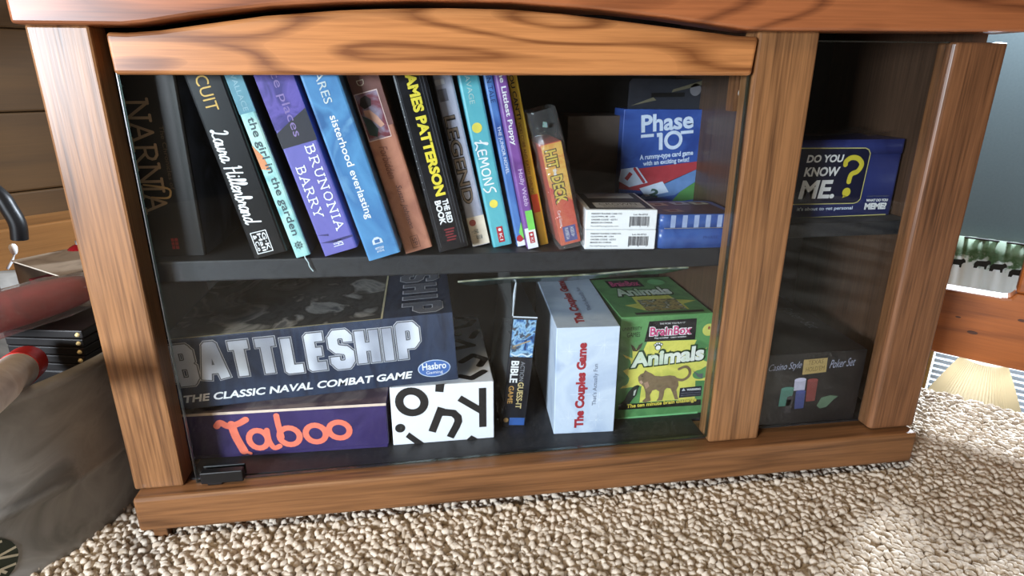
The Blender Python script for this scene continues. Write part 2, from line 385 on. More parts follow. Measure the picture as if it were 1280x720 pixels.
# wide door: arched oak rail, glass below, black clip hinge
rail = [(0.0725, 0.5547), (0.7395, 0.5557), (0.7424, 0.5964), (0.7168, 0.597), (0.6605, 0.6028), (0.5744, 0.6113), (0.52, 0.6165), (0.4667, 0.6197), (0.4006, 0.6201), (0.3362, 0.6184), (0.2921, 0.6162), (0.2193, 0.61), (0.1696, 0.6028), (0.1206, 0.5957), (0.0911, 0.5932), (0.0718, 0.5937)]
mb = MB(); mb.prism(rail, lambda a, b: (a, -.004, b), (0, .021, 0), OAK_RAIL)
door = mb.build('glass_door', cab, bevel=.004, seg=3)
mb = MB(); mb.prism([(.0715, .0745), (.7415, .0810), (.7400, .5575), (.0722, .5565)], lambda a, b: (a, .004, b), (0, .0045, 0), GLASS)
EDGE = film('glass_edge', (.45, .55, .52), base=.16, rough=.3)
mb.prism([(.0715, .0732), (.7415, .0797), (.7415, .0810), (.0715, .0745)], lambda a, b: (a, .004, b), (0, .0045, 0), EDGE); mb.prism([(.7415, .0797), (.7427, .0797), (.7412, .5575), (.7400, .5575)], lambda a, b: (a, .004, b), (0, .0045, 0), EDGE); mb.prism([(.0704, .0732), (.0715, .0732), (.0722, .5565), (.0711, .5565)], lambda a, b: (a, .004, b), (0, .0045, 0), EDGE)
mb.build('glass_pane', door)
mb = MB(); mb.box((.080, -.0065, .0775), (.130, .0035, .0935), BLACK); mb.box((.086, -.004, .0735), (.104, .003, .0775), BLACK); mb.box((.080, .0085, .0775), (.130, .011, .0935), BLACK)
h = mb.build('hinge', door, bevel=.0025); h['label'] = 'black plastic clip hinge'
# narrow door: oak stile on its right edge
mb = MB(); mb.prism([(.9866, .0), (.9906, -.004), (1.055, -.004), (1.0605, .0015), (1.0605, .0225), (.9866, .0225)], lambda a, b: (a, b, .0755), (0, 0, .5178), OAK_V2)
door2 = mb.build('glass_door', cab, bevel=.0025)
mb = MB(); mb.box((.8185, .004, .0785), (.9868, .0085, .5925), GLASS); mb.box((.8185, .004, .5925), (.9868, .0085, .5937), EDGE); mb.build('glass_pane', door2)
mb = MB(); mb.box((.7405, .035, .515), (.772, .052, .560), OAK_V2); mb.lathe([(0, -.004), (.0055, -.003), (.0065, 0), (.0065, .004)], plain((225, 222, 215), .4), seg=16, M=Matrix.Translation((.752, .035, .536)) @ Matrix.Rotation(-math.pi/2, 4, 'X') @ Matrix.Translation((0, 0, 0)))
mb.build('door_bumper', cab)

# ------------------------------------------------------------------ books
def book(label, x, y, tilt, w, h, d, mat, spine_d=OFF, hard=True, group=None, name='book', cat='book', side=None, z=None):
    z = shelf_z(x) if z is None else z
    r = thing(name, label, cat, (x, y, z + .0003), (0, -tilt*D2R, 0), group)
    t = .0024 if hard else .0010; q = min(.0022, w*.18)
    mb = MB()
    prof = [(0, d), (0, q*1.2), (q*.35, q*.35), (q*1.2, 0), (w-q*1.2, 0), (w-q*.35, q*.35), (w, q*1.2), (w, d), (w-t, d), (w-t, t), (t, t), (t, d)]
    mb.prism(prof, lambda a, b: (a, b, 0), (0, 0, h), mat)
    if side:
        n = len(prof)
        mb.add([(w+.0002, q*1.2, 0), (w+.0002, d, 0), (w+.0002, d, h), (w+.0002, q*1.2, h)], [(0, 1, 2, 3)], side)
    mb.build('cover', r)
    e = .0035 if hard else .0004
    mb = MB(); mb.box((t, t, e), (w-t, d-(.004 if hard else .0005), h-e), PAGE); mb.build('page_block', r)
    fr = Frame((0, 0, h), (0, 0, -1), (1, 0, 0))     # u runs down the spine, v to the right
    return r, fr, MB(), w, h
def sp(h, a): return h - a                            # height above the foot -> distance down from the head

# serif capitals as strokes
SER = {
 'N': (1.0, [[(.1, 0), (.1, 1)], [(.1, 1), (.9, 0)], [(.9, 0), (.9, 1)], [(-.05, 0), (.25, 0)], [(-.08, 1), (.15, 1)], [(.75, 1), (1.05, 1)]]),
 'A': (1.0, [[(.05, 0), (.5, 1)], [(.5, 1), (.95, 0)], [(.22, .38), (.78, .38)], [(-.08, 0), (.2, 0)], [(.8, 0), (1.08, 0)]]),
 'R': (.95, [[(.15, 0), (.15, 1)], [(.0, 0), (.32, 0)], [(.0, 1), (.15, 1), (.55, 1), (.75, .88), (.78, .74), (.7, .58), (.5, .5), (.15, .5)], [(.45, .5), (.95, 0), (1.05, 0)]]),
 'I': (.3, [[(.15, 0), (.15, 1)], [(0, 0), (.3, 0)], [(0, 1), (.3, 1)]]),
 'B': (.85, [[(.15, 0), (.15, 1)], [(0, 1), (.55, 1), (.72, .88), (.72, .66), (.55, .54), (.15, .54)], [(.55, .54), (.8, .42), (.82, .2), (.65, 0), (0, 0)]]),
 'U': (.95, [[(.15, 1), (.15, .3), (.28, .06), (.5, 0), (.7, .06), (.82, .3), (.82, 1)], [(0, 1), (.3, 1)], [(.7, 1), (.95, 1)]]),
 'O': (1.0, [[(.5, 0), (.2, .12), (.06, .5), (.2, .88), (.5, 1), (.8, .88), (.94, .5), (.8, .12), (.5, 0)]]),
 'Y': (.95, [[(.05, 1), (.48, .48), (.48, 0)], [(.48, .48), (.92, 1)], [(.33, 0), (.63, 0)], [(-.05, 1), (.2, 1)], [(.78, 1), (1.02, 1)]]),
 'D': (.95, [[(.15, 0), (.15, 1)], [(0, 1), (.5, 1), (.8, .82), (.9, .5), (.8, .18), (.5, 0), (0, 0)]]),
}
def word_w(word, G, gap): return sum(.5 if c == ' ' else G[c][0] + gap for c in word) - gap
def fit_word(mb, fr, word, G, u0, v0, u1, v1, w, m, gap=.2, off=OFF, slant=0, sm=False, **kw):
    sx = (u1-u0)/word_w(word, G, gap); glyphs(mb, fr, word, G, (u0, v0), (sx, v1-v0), w, m, off, gap, slant, sm, **kw)
SCR = {
 'L': (.8, [[(.15, .85), (.3, 1.0), (.45, .9), (.35, .4), (.15, .05), (0, .1), (.15, .2), (.5, .05), (.85, .1)]]),
 'H': (.95, [[(.1, .9), (.25, 1.0), (.2, 0)], [(.2, .5), (.75, .55)], [(.8, 1.0), (.72, .3), (.78, .02), (1.0, .1)]]),
 'a': (.55, [[(.5, .42), (.3, .5), (.08, .3), (.12, .05), (.3, .02), (.48, .3), (.5, .45), (.46, .1), (.58, .02), (.75, .15)]]),
 'u': (.6, [[(.05, .45), (.05, .12), (.18, .0), (.38, .12), (.47, .45), (.45, .1), (.58, .02), (.75, .15)]]),
 'r': (.45, [[(.0, .1), (.15, .48), (.2, .38), (.38, .4), (.36, .1), (.45, .02), (.6, .15)]]),
 'i': (.3, [[(.1, .45), (.08, .1), (.18, .02), (.38, .15)], [(.14, .68), (.15, .7)]]),
 'l': (.32, [[(.0, .12), (.28, .7), (.26, .98), (.14, .95), (.1, .3), (.16, .03), (.4, .15)]]),
 'e': (.45, [[(.05, .22), (.36, .34), (.28, .5), (.1, .42), (.05, .15), (.2, 0), (.5, .15)]]),
 'n': (.6, [[(.05, .45), (.06, 0), (.12, .3), (.32, .48), (.42, .38), (.4, .1), (.5, .02), (.7, .15)]]),
 'b': (.5, [[(.0, .12), (.28, .7), (.24, .98), (.12, .9), (.08, .1), (.25, .0), (.42, .18), (.38, .42), (.2, .42)]]),
 'd': (.6, [[(.48, .4), (.28, .48), (.06, .25), (.15, .02), (.35, .08), (.5, .4), (.56, 1.0), (.5, .2), (.6, .02), (.78, .15)]]),
}

# 1 black fantasy paperback omnibus
r, fr, p, w, h = book('very thick black book with bronze capitals, leftmost on the upper shelf beside the post', .0495, .0557, .2, .0594, .226, .145,
    picture('black_cover', [(16, 15, 16), (26, 23, 22), (34, 29, 25)], 14), side=picture('side_reflection', [(96, 104, 120), (60, 64, 74), (120, 128, 146)], 9, rough=.3))  # right cover carries a painted bluish grey reflection
BRZ = plain((168, 140, 112), .4, .3)
glyph = MB()
fit_word(p, fr, 'NARNIA', SER, sp(h, .1756), .0030, sp(h, .0533), .0260, .0030, BRZ, gap=.16)
p.stroke(fr, smooth_path([(sp(h, .0845), .006), (sp(h, .0800), .0300), (sp(h, .0735), .0325), (sp(h, .0690), .0280), (sp(h, .0700), .0120)]), .0022, plain((196, 160, 110), .4, .5))
p.text(fr, 'The Chronicles of', (sp(h, .1492), .0335, sp(h, .0785), .0380), plain((92, 76, 62), .4)); p.cut('title_lettering', r)
RED = plain((150, 44, 44), .45)
for k in range(3): p.rect(fr, sp(h, .0217-.0046*k), .0236, sp(h, .0217-.0046*k)+.0038, .0268, RED); p.rect(fr, sp(h, .0217-.0046*k), .0276, sp(h, .0217-.0046*k)+.0038, .0312, RED)
p.build('publisher_mark', r)
# 2 black biography
r, fr, p, w, h = book('black book with white script author name, leaning on the thick black one', .168, .036, 12.6, .0384, .226, .15, picture('black_jacket', [(13, 13, 15), (22, 22, 25), (17, 17, 20)], 16, rough=.3))
GOLD = plain((196, 158, 84), .35, .3)
p.text(fr, 'CUIT', (sp(h, .2043), .0100, sp(h, .1675), .0232), GOLD, bold=.0); p.cut('title_lettering', r)
fit_word(p, fr, 'Laura Hillenbrand', SCR, sp(h, .1486), .0052, sp(h, .043), .0225, .0017, WHITE, gap=.06, slant=.25, sm=True); p.cut('author_lettering', r)
u0, u1, v0, v1 = sp(h, .0300), sp(h, .0048), .0062, .0238
for a, b in (((u0, v0), (u1, v0)), ((u1, v0), (u1, v1)), ((u1, v1), (u0, v1)), ((u0, v1), (u0, v0))): p.stroke(fr, [a, b], .0009, WHITE)
lf_ = Frame(fr(u0, v0), fr.U, fr.V)
p.text(lf_, 'G·K', (.002, .0116, .0235, .0163), WHITE, bold=.02); p.text(lf_, 'Hall', (.002, .0064, .0235, .0108), WHITE, bold=.02); p.text(lf_, '& C.o', (.003, .0012, .0225, .0056), WHITE, bold=.02)
p.build('publisher_mark', r)
# 3 thin pale turquoise novel
TQ = picture('turquoise_cover', [(118, 178, 182), (158, 204, 200), (188, 218, 208)], 26)
r, fr, p, w, h = book('slim pale turquoise book with grey lower case title and orange patch', .2151, .0345, 14.1, .0176, .232, .145, TQ, side=plain((54, 62, 60), .4))
p.poly(fr, [(sp(h, .1345), .0002), (sp(h, .1073), .0006), (sp(h, .104), .0095), (sp(h, .120), .0075)], plain((214, 142, 96), .5), OFF*.6)
p.rect(fr, sp(h, .232), .0002, sp(h, .168), .0174, plain((96, 148, 164), .4), OFF*.5)
GRY = plain((66, 84, 92), .5)
p.text(fr, 'WALLACE', (sp(h, .2135), .0058, sp(h, .1704), .0112), plain((150, 184, 196), .5))
p.text(fr, 'the girl in the garden', (sp(h, .163), .0034, sp(h, .0265), .0140), GRY, bold=.012); p.cut('title_lettering', r)
wu, wv = sp(h, .0143), .0085
p.stroke(fr, [(wu+.0036*math.cos(a*math.pi/6), wv+.0036*math.sin(a*math.pi/6)) for a in range(12)], .0008, GRY, closed=True)
for a in range(4): p.stroke(fr, [(wu+.0052*math.cos(a*math.pi/4), wv+.0052*math.sin(a*math.pi/4)), (wu-.0052*math.cos(a*math.pi/4), wv-.0052*math.sin(a*math.pi/4))], .0006, GRY)
p.build('publisher_mark', r)
mb = MB(); mb.tube(smooth_path([(.010, .02, .0005), (.0108, -.0012, -.0006), (.0125, -.0028, -.008), (.0122, -.0030, -.013), (.0142, -.0030, -.020)]), .0007, plain((196, 214, 216), .5), seg=6); mb.build('ribbon_bookmark', r)
# 4 purple novel
PUR = picture('purple_cover', [(94, 88, 156), (108, 104, 176), (100, 98, 168)], 10)
r, fr, p, w, h = book('purple book with white serif author name, darker band above its middle', .2475, .0385, 15.1, .0402, .231, .155, PUR)
p.rect(fr, 0, .0002, sp(h, .1510), .040, picture('violet_cloud', [(66, 58, 124), (104, 88, 168), (72, 62, 134)], 34), OFF*.5)
p.poly(fr, [(sp(h, .1475), .0002), (sp(h, .1304), .0002), (sp(h, .1304), .040), (sp(h, .166), .040), (sp(h, .158), .022)], plain((40, 38, 48), .5), OFF*.7)
p.text(fr, 'lace places', (sp(h, .222), .0145, sp(h, .1394), .0262), plain((140, 118, 172), .5)); p.cut('title_lettering', r)
fit_word(p, fr, 'BRUNONIA', SER, sp(h, .1269), .0246, sp(h, .0266), .0340, .0013, WHITE, gap=.32)
fit_word(p, fr, 'BARRY', SER, sp(h, .1073), .0066, sp(h, .0475), .0160, .0013, WHITE, gap=.32); p.cut('author_lettering', r)
DP = plain((58, 54, 104), .5)
p.poly(fr, [(sp(h, .0270), .0002), (sp(h, .0225), .013), (sp(h, .0250), .0135)], DP); p.poly(fr, [(sp(h, .0170), .0002), (sp(h, .013), .016), (sp(h, .014), .040), (sp(h, .0165), .040), (sp(h, .0165), .016)], DP)
p.text(fr, 'MF', (sp(h, .0150), .0150, sp(h, .0095), .0262), WHITE); p.rect(fr, sp(h, .0088), .0145, sp(h, .0080), .0266, WHITE)
p.build('publisher_mark', r)
# 5 blue hardcover
BLU = picture('blue_cover', [(52, 98, 150), (84, 142, 190), (66, 116, 168), (126, 176, 210)], 9)
r, fr, p, w, h = book('blue hardcover with white lower case title, standing proud of the shelf edge', .3007, .0135, 15.3, .0386, .233, .165, BLU)
p.text(fr, 'PARES', (sp(h, .218), .0144, sp(h, .1781), .0232), plain((206, 214, 214), .5)); p.cut('author_lettering', r)
p.text(fr, 'sisterhood everlasting', (sp(h, .1651), .0120, sp(h, .0480), .0225), WHITE, bold=.012); p.cut('title_lettering', r)
hu, hv = sp(h, .020), .0172
p.poly(fr, [(hu+.003, hv-.006), (hu+.003, hv+.006), (hu-.002, hv+.0055), (hu-.005, hv+.002), (hu-.005, hv-.002), (hu-.002, hv-.0055)], plain((206, 214, 226), .5)); p.rect(fr, hu-.0022, hv-.003, hu+.0016, hv+.003, plain((66, 110, 164), .4), OFF*1.6)
p.text(fr, 'RANDOM', (sp(h, .0132), .0118, sp(h, .0105), .0226), WHITE); p.text(fr, 'HOUSE', (sp(h, .0094), .0128, sp(h, .0070), .0216), WHITE)
p.build('publisher_mark', r)
# 6 brown romance paperback
BRN = picture('brown_cover', [(148, 96, 80), (176, 120, 98), (160, 106, 88)], 20)
r, fr, p, w, h = book('pinkish brown paperback with a small framed picture of a couple on its spine', .3424, .0404, 14.6, .0340, .229, .135, BRN, hard=False)
p.rect(fr, 0, .0002, sp(h, .150), .0338, plain((112, 72, 66), .5), OFF*.4)
p.rect(fr, sp(h, .1906), .0012, sp(h, .1374), .0276, plain((222, 196, 190), .5), OFF*.7)
p.rect(fr, sp(h, .1896), .0020, sp(h, .1384), .0268, picture('pic_background', [(150, 140, 160), (120, 60, 70), (96, 44, 52)], 40), OFF)
p.poly(fr, [(sp(h, .185), .007), (sp(h, .187), .013), (sp(h, .182), .018), (sp(h, .175), .016), (sp(h, .173), .008), (sp(h, .178), .004)], plain((40, 26, 28), .5), OFF*1.3)
p.poly(fr, [(sp(h, .172), .006), (sp(h, .171), .013), (sp(h, .163), .019), (sp(h, .152), .024), (sp(h, .150), .019), (sp(h, .160), .012), (sp(h, .166), .006)], plain((214, 162, 140), .5), OFF*1.5)
p.poly(fr, [(sp(h, .167), .003), (sp(h, .160), .011), (sp(h, .149), .016), (sp(h, .141), .012), (sp(h, .145), .004)], plain((44, 62, 62), .5), OFF*1.7); p.cut('spine_picture', r)
p.text(fr, 'Forbidden', (sp(h, .1298), .0095, sp(h, .0916), .0185), plain((124, 74, 62), .5), shear=.3); p.cut('title_lettering', r)
p.text(fr, 'Susan Johnson', (sp(h, .0828), .0125, sp(h, .0285), .0205), plain((98, 62, 60), .5), shear=.3); p.cut('author_lettering', r)
for a in ((.0195, .0115, .0190, .0205), (.0050, .0110, .0045, .0205)): p.rect(fr, sp(h, a[0]), a[1], sp(h, a[2]), a[3], plain((98, 62, 60), .5))
for a in (.0110, .0200): p.rect(fr, sp(h, .0195), a, sp(h, .0045), a+.0005, plain((98, 62, 60), .5))
p.text(fr, 'SP', (sp(h, .0165), .0130, sp(h, .0075), .0185), plain((98, 62, 60), .5))
p.cut('publisher_mark', r); p.text(fr, 'D', (sp(h, .2040), .0085, sp(h, .1975), .0165), plain((200, 180, 160), .5))
p.build('series_mark', r)
# 7 black thriller
r, fr, p, w, h = book('black thriller with large yellow capitals down its spine', .3831, .043, 12.2, .0368, .230, .15, picture('black_thriller', [(14, 14, 18), (24, 24, 30), (18, 18, 22)], 30, rough=.3))
YEL = plain((226, 208, 62), .5); GL = plain((86, 88, 96), .3)
p.text(fr, 'JAMES PATTERSON', (sp(h, .2140), .0098, sp(h, .0680), .0256), YEL, bold=.05); p.cut('author_lettering', r)
p.text(fr, 'THE RED', (sp(h, .0628), .0192, sp(h, .0335), .0262), WHITE, bold=.04); p.text(fr, 'BOOK', (sp(h, .0629), .0100, sp(h, .0330), .0176), WHITE, bold=.04); p.cut('title_lettering', r)
for v in (.0040, .0290, .0325): p.stroke(fr, [(sp(h, .222), v), (sp(h, .006), v)], .0005, GL)
for k in range(14): p.disc(fr, sp(h, .190-.0085*k), .0018, .0006, plain((170, 172, 178), .5), seg=6)
RD = plain((120, 40, 46), .5)
for k in range(5): p.rect(fr, sp(h, .0270-.0034*k), .0130 + .001*(k % 2), sp(h, .0270-.0034*k)+.0018, .0255 - .0015*(k % 3), RD)
p.build('publisher_mark', r)
# 8 silver-grey
r, fr, p, w, h = book('silver grey book with dark metallic capitals and cream foot', .4264, .066, 11.8, .0225, .231, .14, picture('silver_cover', [(142, 144, 164), (172, 172, 190), (156, 158, 176)], 18))
p.rect(fr, sp(h, .0380), .0002, sp(h, .0005), .0223, plain((222, 206, 188), .55), OFF*.5)
p.text(fr, 'LEGEND', (sp(h, .1633), .0010, sp(h, .0550), .0152), plain((50, 46, 48), .35, .3), bold=.05, off=OFF); p.text(fr, 'LEGEND', (sp(h, .1626), .0022, sp(h, .0560), .0148), plain((150, 132, 118), .3, .5), bold=.0, off=OFF*1.8); p.cut('title_lettering', r)
p.disc(fr, sp(h, .0306), .0066, .0042, plain((166, 78, 72), .5)); p.text(fr, 'nyt', (sp(h, .0215), .0030, sp(h, .0165), .0125), GRY); p.text(fr, 'putnam', (sp(h, .0135), .0035, sp(h, .0085), .0165), GRY)
p.cut('publisher_mark', r); p.rect(fr, sp(h, .1940), .0020, sp(h, .1800), .0120, plain((112, 112, 126), .4)); p.rect(fr, sp(h, .205), .001, sp(h, .199), .012, plain((192, 192, 200), .4))
p.build('series_mark', r)
# 9 teal
r, fr, p, w, h = book('teal book with white hand drawn letters and two yellow dots', .4524, .060, 11, .0244, .230, .14, picture('teal_cover', [(70, 152, 172), (96, 178, 190), (84, 166, 182)], 12))
p.text(fr, 'SAVAGE', (sp(h, .2130), .0075, sp(h, .1765), .0135), plain((176, 206, 204), .5)); p.cut('author_lettering', r)
LEM = {'L': (.75, [[(.0, .55), (.25, .75), (.5, 1.25), (.35, 1.3), (.22, .5), (.1, -.1), (.45, .1), (.85, -.15)]]), 'E': (.6, [[(.55, .95), (.1, .95), (.1, .05), (.6, .02)], [(.1, .5), (.5, .52)]]),
 'M': (.95, [[(.05, 0), (.15, 1), (.45, .3), (.75, 1), (.9, 0)]]), 'O': (.8, [[(.4, 0), (.1, .2), (.08, .75), (.4, 1), (.72, .8), (.7, .2), (.4, 0)]]), 'N': (.75, [[(.08, 0), (.1, 1), (.65, 0), (.68, 1.1)]]),
 'S': (.7, [[(.65, 1.2), (.3, 1.1), (.12, .75), (.5, .45), (.5, .1), (.1, -.2)]])}
fit_word(p, fr, 'LEMONS', LEM, sp(h, .1335), .0048, sp(h, .0690), .0150, .0017, WHITE, gap=.18, sm=True)
LY = plain((232, 216, 92), .5)
p.disc(fr, sp(h, .1489), .0098, .0060, LY); p.disc(fr, sp(h, .0553), .0112, .0052, LY); p.cut('title_lettering', r)
CR = plain((178, 44, 56), .5)
p.rect(fr, sp(h, .0255), .0082, sp(h, .0050), .0160, CR); p.disc(fr, sp(h, .0215), .0122, .0020, WHITE, OFF*1.6, seg=10); p.text(fr, 'KI', (sp(h, .0165), .0102, sp(h, .0075), .0142), WHITE, off=OFF*1.6)
p.build('publisher_mark', r)
# 10 thin blue
r, fr, p, w, h = book('thin blue paperback left of the purple one, green sticker at its foot', .4834, .061, 11.3, .0108, .222, .14, picture('midblue_cover', [(52, 84, 150), (84, 126, 186), (62, 98, 164)], 10), hard=False)
p.text(fr, 'THE JUNIOR NOVEL', (sp(h, .1517), .0028, sp(h, .0940), .0080), WHITE); p.cut('subtitle_lettering', r); p.text(fr, 'EN TALE', (sp(h, .2120), .0026, sp(h, .1795), .0080), plain((30, 48, 96), .5)); p.cut('title_lettering', r)
GRN = plain((122, 208, 96), .5)
p.rect(fr, sp(h, .0075), .0004, sp(h, .0003), .0104, WHITE, OFF*.5); p.disc(fr, sp(h, .0105), .0052, .0044, CR); p.poly(fr, [(sp(h, .0315), .0104), (sp(h, .018), .0052), (sp(h, .008), .0104)], GRN, OFF*1.5)
p.build('publisher_mark', r)
# 11 purple junior
r, fr, p, w, h = book('thin violet paperback with white foot and green band', .4947, .048, 11.2, .0140, .222, .14, picture('violet_cover', [(104, 62, 130), (128, 82, 156), (114, 70, 142)], 14), hard=False)
p.text(fr, 'The Littlest Puppy', (sp(h, .2215), .0030, sp(h, .1300), .0105), WHITE, bold=.02); p.cut('title_lettering', r); p.text(fr, 'Holly Webb', (sp(h, .1005), .0045, sp(h, .0550), .0115), plain((214, 196, 226), .5)); p.cut('author_lettering', r)
p.rect(fr, sp(h, .0489), .0050, sp(h, .0240), .0138, GRN, OFF*1.2); p.rect(fr, sp(h, .0270), .0004, sp(h, .0003), .0137, WHITE, OFF*.7)
p.rect(fr, sp(h, .0215), .0046, sp(h, .0070), .0108, CR); p.disc(fr, sp(h, .0180), .0077, .0016, WHITE, OFF*1.6, seg=8); p.text(fr, 'KI', (sp(h, .0140), .0062, sp(h, .0085), .0094), WHITE, off=OFF*1.6)
p.build('publisher_mark', r)
# 12 yellow
r, fr, p, w, h = book('thin yellow paperback with orange tape, last book before the bagged deck', .5133, .065, 11.7, .0118, .222, .13, picture('yellow_cover', [(206, 160, 40), (226, 186, 60), (216, 172, 48)], 14), hard=False)
BK = plain((40, 34, 28), .5)
p.text(fr, 'YOU CAN’T!', (sp(h, .2190), .0020, sp(h, .1600), .0070), BK, bold=.02); p.text(fr, 'VICKI COBB AND KATHY DARLING', (sp(h, .1574), .0020, sp(h, .0665), .0058), plain((110, 64, 40), .5)); p.cut('title_lettering', r)
p.rect(fr, sp(h, .0671), .0004, sp(h, .0439), .0092, plain((226, 84, 44), .5), OFF*1.4)
p.build('orange_tape', r)

# ------------------------------------------------------------------ boxes
def carton(name, label, cat, loc, size, mat, yaw=0, lean=0, bevel=.0012, group=None, lid=None, part='carton'):
    r = thing(name, label, cat, loc, (0, -lean*D2R, yaw*D2R), group)
    w, d, h = size
    if lid:
        lh, lm = lid
        mb = MB(); mb.box((.0012, .0012, 0), (w-.0012, d-.0012, h-.004), mat); mb.build('box_base', r, bevel=bevel)
        mb = MB(); mb.box((0, 0, h-lh), (w, d, h), lm or mat); mb.build('lid', r, bevel=bevel)
    else:
        mb = MB(); mb.box((0, 0, 0), (w, d, h), mat); mb.build(part, r, bevel=bevel)
    return r
FR = front()
# bagged card deck
r = thing('card_game', 'orange and red card deck in a clear plastic bag leaning against the yellow book', 'card game', (.5374, .047, shelf_z(.5374)+.0035), (0, -13.2*D2R, 0))
w, h, d = .0262, .1290, .085
mb = MB(); mb.box((0, 0, 0), (w, d, h), picture('orange_red_card', [(196, 66, 56), (204, 92, 60), (196, 60, 52)], 20)); mb.build('carton', r, bevel=.001)
fr = Frame((0, 0, h), (0, 0, -1), (1, 0, 0)); p = MB()
p.poly(fr, [(.001, .0005), (.052, .0005), (.075, w-.0005), (.001, w-.0005)], picture('gold_flame', [(214, 150, 60), (222, 178, 84), (206, 116, 56)], 50), OFF*.5)
OL = plain((70, 48, 24), .5); GY = plain((214, 186, 72), .45)
for bo, m_, of, e in ((.10, OL, OFF, .0012), (.03, GY, OFF*1.8, 0)):
    p.text(fr, 'HIT', (.0085-e, .0040-e, .0300+e, .0170+e), m_, bold=bo, off=of); p.text(fr, 'DECK', (.0400-e, .0050-e, .0745+e, .0190+e), m_, bold=bo, off=of)
p.text(fr, 'the', (.0310, .0090, .0390, .0140), WHITE, bold=.03, off=OFF*2)
p.text(fr, 'Card Game', (.0830, .0040, .1040, .0078), WHITE); p.rect(fr, .1050, .0060, .1250, .0225, plain((70, 72, 140), .45)); p.text(fr, 'AGES 8+', (.107, .0155, .120, .0200), WHITE, off=OFF*1.6); p.text(fr, 'PLAYERS 2-6', (.107, .0085, .122, .0130), WHITE, off=OFF*1.6)
p.build('title_lettering', r)
# bag: an uneven clear envelope round it
BAG = film('clear_bag', (.97, .97, .97), base=.07, rough=.08, bump=.7, haze=.05)
vv = []; ff = []; NU, NVv = 20, 14
prof = [(-.003, -.0035), (.006, -.005), (.020, -.0055), (.0295, -.004), (.0315, .02), (.031, .06), (.030, .088), (.014, .0905), (-.002, .088), (-.0045, .06), (-.005, .02)]
n = len(prof)
for k in range(NVv):
    z = -.003 + .170*k/(NVv-1); sq = 1 if z < .135 else max(.25, 1-(z-.135)/.035*.5)
    for i, (a, b) in enumerate(prof):
        vv.append((a + random.uniform(-.0012, .0012), .04+(b-.04)*(sq if z > .135 else 1) + random.uniform(-.0008, .0008) - (.0 if b > .01 else .0), z + random.uniform(-.001, .001)))
for k in range(NVv-1):
    for i in range(n): ff.append((k*n+i, k*n+(i+1) % n, (k+1)*n+(i+1) % n, (k+1)*n+i))
mb = MB(); mb.add(vv, ff, BAG, True); mb.add(vv[:n], [tuple(range(n))], BAG)
o = mb.build('plastic_bag', r); o['label'] = 'clear crinkled plastic bag'
GLINT = picture('iridescent_glint', [(120, 180, 170), (210, 240, 230), (150, 160, 210)], 300, rough=.15, metal=.6)
mb = MB(); mb.add([(.006, -.0062, .150), (.012, -.0062, .148), (.0125, -.0062, .154), (.008, -.0062, .156)], [(0, 1, 2, 3)], GLINT); mb.build('bag_glint', r)  # small iridescent patch painting a glint on the bag

# brown carton at the back of the upper shelf
r = carton('cardboard_box', 'dull brown cardboard box standing at the back of the upper shelf', 'box', (.578, .205, shelf_z(.578)), (.087, .08, .154), picture('kraft_brown', [(76, 64, 54), (92, 78, 66), (84, 70, 60)], 18, rough=.7), yaw=-1)
p = MB(); GG = picture('gold_glint', [(90, 70, 44), (190, 150, 90), (60, 46, 34)], 120)
p.poly(FR, [(.012, .002), (.075, .002), (.072, .030), (.045, .036), (.016, .026)], GG); p.build('surface_marks', r)  # gold glints painted low on the carton front
# two white playing card boxes
def deck_box(label, z):
    w, d, h = .0905, .118, .0253
    r = thing('playing_card_box', label, 'card box', (.566, .0415, z), (0, .6*D2R, -5*D2R), 'white playing card boxes')
    mb = MB(); mb.box((0, 0, 0), (w, d, h), WHITE); mb.build('carton', r, bevel=.0012)
    p = MB(); T = plain((98, 98, 104), .5)
    for k, (s_, ww) in enumerate((('PARODY PLAYING CARD CO.', .43), ('GLADWIN, MI · USA', .33), ('ORDER CODE · 62751', .36), ('MADE IN CHINA', .30))): p.text(FR, s_, (.0070, .0195-.0038*k, .0070+ww*w, .0216-.0038*k), T, bold=.02)
    p.text(FR, 'ParodyPlayingCards.com', (.0070, .0032, .0420, .0056), T); p.text(FR, 'Lot: 06-0723', (.0600, .0185, .0780, .0207), T, bold=.02)
    x = .0555
    for k in range(24):
        ww = random.choice((.0004, .0007, .0010)); p.rect(FR, x, .0036 if k in (0, 1, 12, 22) else .0050, x+ww, .0170, T); x += ww+random.choice((.0003, .0005)); 
        if x > .0815: break
    ft = top(h)
    p.rect(ft, .0060, .006, w-.004, d-.004, BK, OFF*.5); CRM = plain((196, 192, 186), .5)
    p.rect(ft, .0150, .012, w-.012, .045, CRM, OFF); p.rect(ft, .0150, .075, w-.012, .108, CRM, OFF); p.disc(ft, w/2, .060, .030, plain((60, 52, 48), .5), OFF*1.2, rv=.014)
    p.text(ft, 'CROWN', (.022, .027, w-.019, .040), plain((90, 82, 74), .5), off=OFF*1.6); p.text(ft, 'PLAYING CARDS', (.026, .016, w-.023, .022), plain((90, 82, 74), .5), off=OFF*1.6)
    p.build('printed_label', r); return r
z0 = shelf_z(.566) + .0002
deck_box('lower of the two white playing card boxes, directly on the shelf', z0); deck_box('upper of the two white playing card boxes, black and cream label on top', z0 + .0256)
